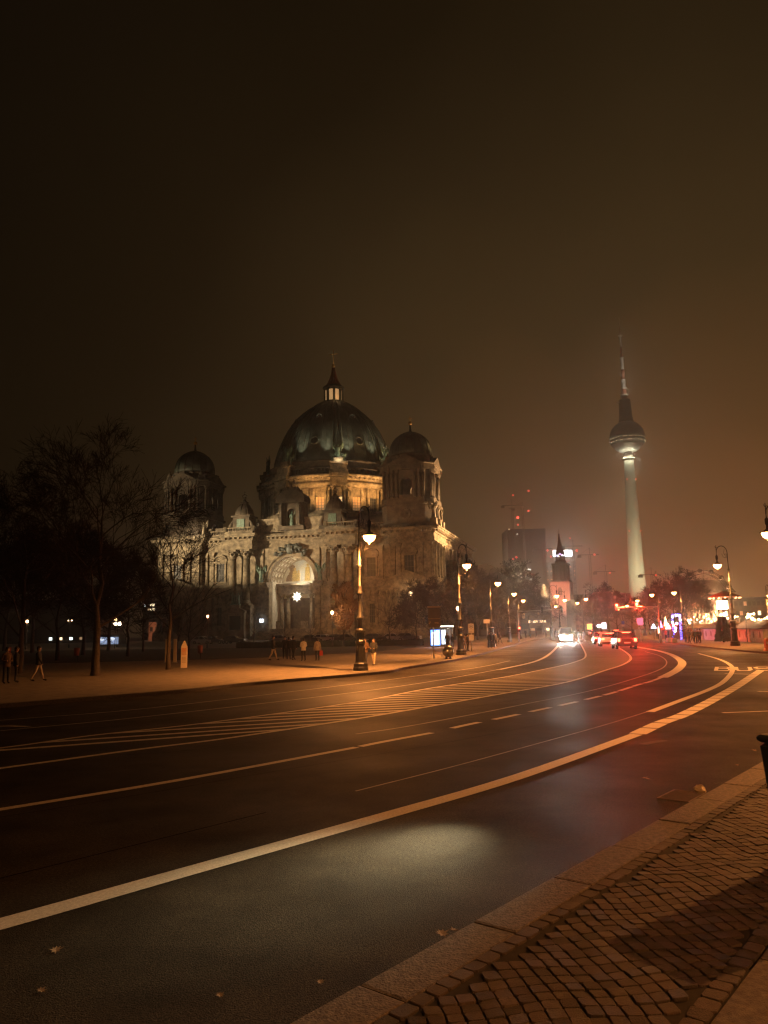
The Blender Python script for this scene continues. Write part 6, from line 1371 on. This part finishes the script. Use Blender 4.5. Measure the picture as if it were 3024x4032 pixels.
building('museum', 'long dark museum block with a few tiny lit windows behind the far left trees', -500, 380, 235, 13, DK, 25, rows=(1, 22, 1.0, 4, .9, .8), lit={(0, 8): LWD, (0, 18): LW, (0, 14): LWD, (0, 17): LWW, (0, 19): LWW, (0, 20): LWD})
t_ = building('kiosk', 'low kiosk with a bluish lit shop window right of the big bare tree', 384, 470, 175, 2.3, DK, 5, 'kiosk', roof='none', rows=(1, 2, .15, 3, 2.1, 1.6), lit={(0, 0): LWB, (0, 1): LWB}); 
b = MB(); b.ell((3.3, -.12, 1.3), (.7, .03, .35), 10, 6); b.ell((1.0, -.12, 1.2), (.5, .03, .25), 10, 6); b.build('lit_display', emi('display_glow', (.8, .88, 1), 1.5), t_)
building('side_building', 'low pinkish lit building between the slim tree and the cathedral left corner', 585, 668, 250, 6.2, mat('pink_stucco', (.35, .2, .13), .9, var=.15), 12, roof='none', rows=(1, 4, 3.2, 3, .9, 1.4)); q = P(640, 2500, 244); light('POINT', (q.x, q.y, 3.5), 1500, (1, .45, .25), r=.5)
t_ = building('pavilion', 'small roof pavilion with a few golden lit windows above the pinkish building', 560, 606, 300, 15.5, DK, 12, roof='none', rows=(2, 5, 11.5, 1.6, .8, 1.0), lit={(0, 3): LW, (0, 4): LW, (1, 3): LW, (1, 4): LW, (1, 0): LWW, (0, 2): LWD})
roofh = 5.5
building('round_roofed_building', 'dark building with a rounded roof right of the cathedral flank', 1842, 1990, 215, 14.5, BRK, 20, roof='round', rows=(3, 7, 2, 4, 1, 2))
building('street_block', 'brown street block left of the round-roofed building', 1775, 1850, 235, 17, BRK, 20, rows=(4, 5, 2, 3.5, 1.0, 1.8))
building('street_block', 'long brown street block behind the left kerb lamps', 1985, 2082, 270, 15, BRK, 20, rows=(4, 8, 2, 3.5, 1.2, 1.8), lit={(1, 6): LWD})
building('street_block', 'low block with a bright row of shop lights at the far end of the road', 2070, 2172, 300, 10, BRK, 20, rows=(3, 9, 1.2, 3.0, 1.8, .9), lit={(1, 0): LW, (1, 1): LW, (1, 3): LW, (1, 5): LW, (1, 6): LW, (0, 7): LW, (0, 2): LWD, (2, 4): LWD})
building('street_block', 'reddish dark block behind the queue of waiting cars', 2270, 2400, 420, 17, BRK, 20, rows=(4, 10, 2, 3.5, 1.4, 1.6), lit={(3, 8): LWD, (2, 3): LWD})
building('long_facade', 'pale pinkish facade with rows of narrow dark windows above the market', 2738, 2905, 300, 14.5, PINKF, 18, roof='gable', rows=(3, 14, 2.8, 4.0, .75, 2.1)); q = P(2790, 2500, 275); light('POINT', (q.x, q.y, 6), 9000*KL, (1, .5, .22), r=.5); light('POINT', (q.x+14, q.y, 6), 5000*KL, (1, .5, .22), r=.5)
building('street_block', 'dark building with tiny lit windows behind the right market huts', 2900, 3150, 260, 11, DK, 20, rows=(3, 14, 2, 3.2, 1, 1.4), lit={(2, 2): LWD, (1, 5): LW, (1, 1): LWD})
# ---- slab hotel with glowing sign
rl = random.Random(12); lit_ = {(i, j): rl.choice((LW, LWD, LWD)) for i in range(12) for j in range(8) if rl.random() < .22}
t_ = building('hotel_tower', 'faint high-rise with scattered lit windows and a glowing white roof sign behind the church spire', 2160, 2284, 1100, 96, mat('hazy_concrete', (.2, .17, .14), .9, var=.1), 20, 'high-rise', rows=(12, 8, 22, 6, 2.6, 2.2), lit=lit_, wm=GLASSD)
a = P(2178, 2187, 1099); c = P(2252, 2187, 1099); o0 = t_.location
b = MB(); b.box(a.x-o0.x, a.x-o0.x+(c.x-a.x)*.47, -2, -1, 104.5, 113); b.box(a.x-o0.x+(c.x-a.x)*.53, c.x-o0.x, -2, -1, 104.5, 113); b.build('roof_sign', emi('white_sign_blaze', (.95, .97, 1), 14), t_); b = MB()
for k in range(7): x = a.x-o0.x+(c.x-a.x)*(k+.5)/7; b.tube([(x, -1.2, 96), (x, -1.2, 104.6)], .3, 4)
b.build('sign_frame', IRON, t_); light('POINT', (20+a.x-o0.x-6, -14, 108), 60000*KB, (1, .9, .8), r=3, parent=t_)
for px, D in ((2182, 1099), (2240, 1099)): pass
# ---- tower block under construction
t_ = building('tower_block', 'dark square tower block under construction fading into the fog', 2015, 2166, 900, 119.5, mat('dark_scaffold', (.05, .033, .018), .95, var=.2, scale=.02), 44, 'high-rise', roof='none')
b = MB()
for k in range(1, 20): b.box(-.35, 45.6, -.4, -.02, k*6-.4, k*6)
for k in range(12): b.box(k*4.12-.15, k*4.12+.15, -.6, -.41, 0, 119)
b.build('scaffold_lines', MATS['dark_scaffold'], t_)
for (x, z, m_) in ((11.5, 113, LWW), (23, 71, LWW), (25, 70.6, LWW), (2, 119, LW)): b = MB(); b.box(x-.8, x+.8, -1.1, -.61, z-.5, z+.7); b.build('work_light', m_, t_)
RB = emi('red_beacon', (1.0, .06, .04), 6)
def crane(lab, px, D, top, jib, beacons, m_=IRON):
    q = P(px, 2500, D); zt = P(px, top, D).z; t_ = thing('tower_crane', lab, 'crane', (q.x, q.y, 0)); b = MB(); s_ = .9
    for sx in (-1, 1):
        for sy in (-1, 1): b.tube([(sx*s_, sy*s_, 0), (sx*s_, sy*s_, zt)], .14, 4)
    for k in range(int(zt/4)): b.tube([(-s_, -s_, k*4), (s_, -s_, k*4+4)], .1, 3)
    b.build('mast', m_, t_); b = MB(); b.tube([(-12, 0, zt), (jib, 0, zt)], .45, 4); b.tube([(0, 0, zt), (0, 0, zt+7)], .35, 4); b.tube([(0, 0, zt+7), (jib*.7, 0, zt)], .12, 3); b.tube([(0, 0, zt+7), (-11, 0, zt)], .12, 3); b.box(-13, -9, -1, 1, zt-3, zt-.5); b.build('jib', m_, t_)
    for (bx, by, r) in beacons: w = P(bx, by, D); b = MB(); b.ell((w.x-q.x, -1.0, w.z), (r, r, r), 8, 6); b.build('beacon', RB, t_)
    w = P(*beacons[0][:2], D); light('POINT', (w.x-q.x, -6, w.z), 2500*KB, (1, .06, .03), r=.8, parent=t_); return t_
crane('tower crane with red beacons left on the dark tower block', 2038, 890, 1990, 14, ((2038, 2038, 1.4), (2019, 1951, .8), (2039, 2066, .8), (2033, 2195, 1.0), (2020, 2202, .8)))
crane('tower crane with a high red beacon over the middle of the tower block', 2080, 895, 2000, -16, ((2080, 2012, .9), (2080, 1933, 1.0)))
for px, top, D, bs, lab in ((2276, 2150, 820, ((2270, 2168, 1.0), (2243, 2120, .7)), 'thin crane with a red beacon right of the church spire'), (2340, 2184, 800, ((2340, 2184, .9),), 'thin distant crane with one red beacon between church and television tower'), (2400, 2250, 780, ((2400, 2256, .7),), 'thin low crane with one red beacon nearer the television tower'), (2582, 2262, 760, ((2581, 2265, .9),), 'thin crane with a red beacon right of the television tower'), (2160, 2160, 850, ((2155, 2168, .8), (2168, 2192, .7)), 'thin crane with two small red beacons between tower block and hotel')): crane(lab, px, D, top, 10, bs)
# ---- St Mary style church
q = P(2222, 2500, 640); t_ = thing('church', 'old church with a pink-lit square tower and a dark stepped copper spire', 'church', (q.x, q.y, 0), radians(-24)); PB = mat('pink_lit_brick', (.40, .24, .19), .85, var=.12, scale=.3)
b = MB(); b.box(-8, 8, -8, 8, 0, 40); b.box(-8.5, 8.5, -8.5, 8.5, 38.6, 39.4); b.box(-8.3, 8.3, -8.3, 8.3, 25.5, 26); b.build('tower_wall', PB, t_)
for k in range(2):
    for z in (14, 29):
        b = MB(); b.M = Matrix.Rotation(k*pi/2, 4, 'Z'); b.prismy([(-1.6, z), (1.6, z), (1.6, z+4.4), (.9, z+6), (0, z+6.6), (-.9, z+6), (-1.6, z+4.4)], -8.12, -7.9); w_ = b.build('window', GLASSD, t_); b = MB(); b.M = Matrix.Rotation(k*pi/2, 4, 'Z'); b.box(-.15, .15, -8.2, -8.121, z, z+6.3); b.build('mullion', PB, w_)
CH = mat('dark_spire_copper', (.06, .055, .045), .8, var=.3, scale=.4)
b = MB(); b.box(-7.2, 7.2, -7.2, 7.2, 40, 41.5); 
for x in (-5.6, -3.2, 3.2, 5.6, 0):
    for y in (-5.6, 5.6): b.box(x-.5, x+.5, y-.5, y+.5, 41.5, 54); b.box(y-.5, y+.5, x-.5, x+.5, 41.5, 54.001)
b.box(-4, 4, -4, 4, 41.5, 54); b.box(-6.6, 6.6, -6.6, 6.6, 54.01, 55.5); b.lathe([(5.2, 55.5), (4.6, 58)], 8)
b.build('belfry', CH, t_); b = MB()
for k in range(8): a = k*pi/4+.39; b.box(0, .01, 0, .01, 57, 57.01); b.tube([(3.6*cos(a), 3.6*sin(a), 58), (3.6*cos(a), 3.6*sin(a), 63.6)], .35, 4)
b.lathe([(1.5, 58), (1.5, 63.5)], 8); b.lathe([(4.4, 63.5), (4.0, 64.6), (2.9, 67.5), (2.0, 71), (1.2, 75.5), (.55, 79.5), (.8, 80.2), (.2, 81)], 8, smooth=False); b.tube([(0, 0, 81), (0, 0, 85)], .15, 4); b.build('spire', CH, t_)
for (x, z, m_) in ((.8, 63.2, emi('violet_pin', (.6, .4, 1), 8)), (2.4, 62.3, MATS['violet_pin']), (-1.6, 62.0, MATS['violet_pin']), (.2, 61.2, LW)): b = MB(); b.ell((x, -4.2, z), (.45, .3, .45), 6, 4); b.build('spot_light', m_, t_)
b = MB(); b.box(-6, 52, 8, 30, 0, 17); b.build('nave_wall', BRK, t_); b = MB(); b.add([(-6, 7.5, 17), (52.5, 7.5, 17), (52.5, 19, 30), (-6, 19, 30), (52.5, 30.5, 17), (-6, 30.5, 17)], [(0, 1, 2, 3), (3, 2, 4, 5), (1, 4, 2), (0, 3, 5)]); b.build('nave_roof', DK, t_)
light('SPOT', (-14, -70, 6), 850000*KB, (1, .42, .30), r=1, aim=(0, 0, 30), size=30, blend=.6, parent=t_)

# ================================================================ TELEVISION TOWER
TVX, TVY = 285.6, 867.0
t_ = thing('television_tower', 'very tall concrete television tower with a steel sphere and banded mast in the fog', 'television tower', (TVX, TVY, 0))
b = MB(); b.lathe([(16, 0), (13, 8), (11, 20), (9.9, 35), (9.3, 44), (8.3, 80), (7.2, 130), (6.1, 170), (5.5, 194)], 48); b.build('shaft', mat('tower_concrete', (.46, .47, .38), .85, var=.06, scale=.05), t_)
b = MB(); b.lathe([(5.4, 194), (4.9, 194.2), (4.8, 206)], 32); b.build('shaft_neck', MATS['dark_scaffold'], t_)
b = MB(); b.lathe([(5.5, 194.0), (6.6, 194.6), (6.7, 196.0), (5.2, 196.4)], 32); b.build('collar_platform', MATS['tower_concrete'], t_)
STL = mat('faceted_steel', (.48, .47, .42), .38, .5, var=.15, scale=.4)
def sph(z): return 20*sqrt(max(0, 1-((z-221)/19.5)**2))
b = MB(); b.lathe([(5.5, 203)]+[(sph(z), z) for z in (204.5, 206, 208, 210.5, 213)], 40, smooth=False); sp = b.build('sphere_underside', STL, t_)
b = MB(); b.lathe([(19.4, 213.2), (19.9, 215.8), (20.4, 216), (20.4, 216.6), (19.9, 216.8), (20.0, 219.8), (20.4, 220), (20.3, 220.6), (19.9, 220.8)], 48); b.build('window_band', mat('sphere_bands', (.16, .15, .12), .5, .2), t_)
b = MB(); rl = random.Random(9)
for z in (214.3, 218.2):
    for k in range(36):
        if rl.random() < .45: a = pi+pi*k/36; b.box(0, .01, 0, .01, 214, 214.01); b.ell((19.75*cos(a), 19.75*sin(a), z), (.75, .75, .5), 6, 4)
b.build('lit_windows', emi('sphere_window_glow', (1, .78, .42), .8), t_)
b = MB(); b.lathe([(sph(z), z) for z in (220.9, 224, 228, 232, 236, 239)]+[(8.5, 240), (7.4, 246), (6.6, 262), (6.3, 266), (3.0, 267)], 40, smooth=False); b.build('sphere_top', mat('dark_sphere_steel', (.12, .105, .08), .6, .2, var=.2, scale=.5), t_)
RW = (mat('mast_white', (.65, .6, .52), .6), mat('mast_red', (.30, .11, .06), .6))
b = MB(); 
for k, (z0, z1, r) in enumerate(((267, 279, 3.0), (279, 291, 2.6), (291, 303, 2.3), (303, 317, 1.9), (317, 331, 1.4), (331, 345, 1.1), (345, 357, .6), (357, 368, .25))): b.cm = (k+1) % 2; b.lathe([(r, z0), (r*.93, z1)], 16)
b.build('mast', list(RW), t_); b = MB()
for z, r, h in ((270, 4.4, 2.4), (279, 3.9, 1.6), (317, 2.6, 1.2), (345, 2.6, 1.0)): b.lathe([(r, z), (r, z+h)], 20)
b.box(-9, -5, -1.5, 1.5, 262, 264); b.build('mast_platforms', MATS['mast_white'], t_)
for z, x in ((170, 6.4), (110, 8.0)):
    for s_ in (-1, 1): b = MB(); b.ell((s_*x*.8, -5, z), (.7, .7, .7), 6, 5); b.build('warning_light', emi('dull_red_beacon', (1, .15, .05), 3), t_)
TC = (1.0, .84, .52)
for a, R_, zt, e in ((-2.2, 90, 100, 3.0e6), (-.95, 90, 100, 3.0e6), (-1.57, 70, 60, 1.0e6)): light('SPOT', (R_*cos(a), R_*sin(a), 24), e*KT, TC, r=1, aim=(0, 0, zt), size=70, blend=.9, parent=t_)
for a in (-2.6, -1.7, -.8): light('POINT', (8.2*cos(a), 8.2*sin(a), 197.5), 34000*KT, (1, .92, .68), r=.5, parent=t_)
for z, e in ((277, 14000), (296, 14000), (315, 6000), (343, 6000)): light('POINT', (1.5, -9, z), e*KT, (1, .85, .68), r=.4, parent=t_)

# overlapping spots of an unseen floodlight ahead at right: pale pool on the near lane
for (ax, ay, sz, e_) in ((.38, 7.75, 7, 2600), (.15, 7.4, 11, 2300), (-.35, 6.8, 16, 1500), (-.7, 6.3, 24, 700)): light('SPOT', (4.6, 12.8, 5.0), e_*KP, (1.0, .84, .50), aim=(ax, ay, 0), size=sz, blend=1.0)

# ================================================================ HAZE
b = MB(); b.box(-700, 900, -100, 1300, -1.2, 376); hz = b.build('haze', []) if False else None
me = bpy.data.meshes.new('haze'); me.from_pydata(b.v, [], b.f); hz = bpy.data.objects.new('haze', me); COL.objects.link(hz); hz['kind'] = 'stuff'; hz['label'] = 'thin orange night fog lit by the lamps'
hm = bpy.data.materials.new('haze_volume'); hm.use_nodes = True; t = hm.node_tree; t.nodes.clear(); oo = t.nodes.new('ShaderNodeOutputMaterial'); pv = t.nodes.new('ShaderNodeVolumePrincipled')
pv.inputs['Color'].default_value = (.95, .93, .90, 1); pv.inputs['Density'].default_value = HD; pv.inputs['Anisotropy'].default_value = HG
t.links.new(pv.outputs[0], oo.inputs['Volume']); me.materials.append(hm); hm.cycles.homogeneous_volume = True
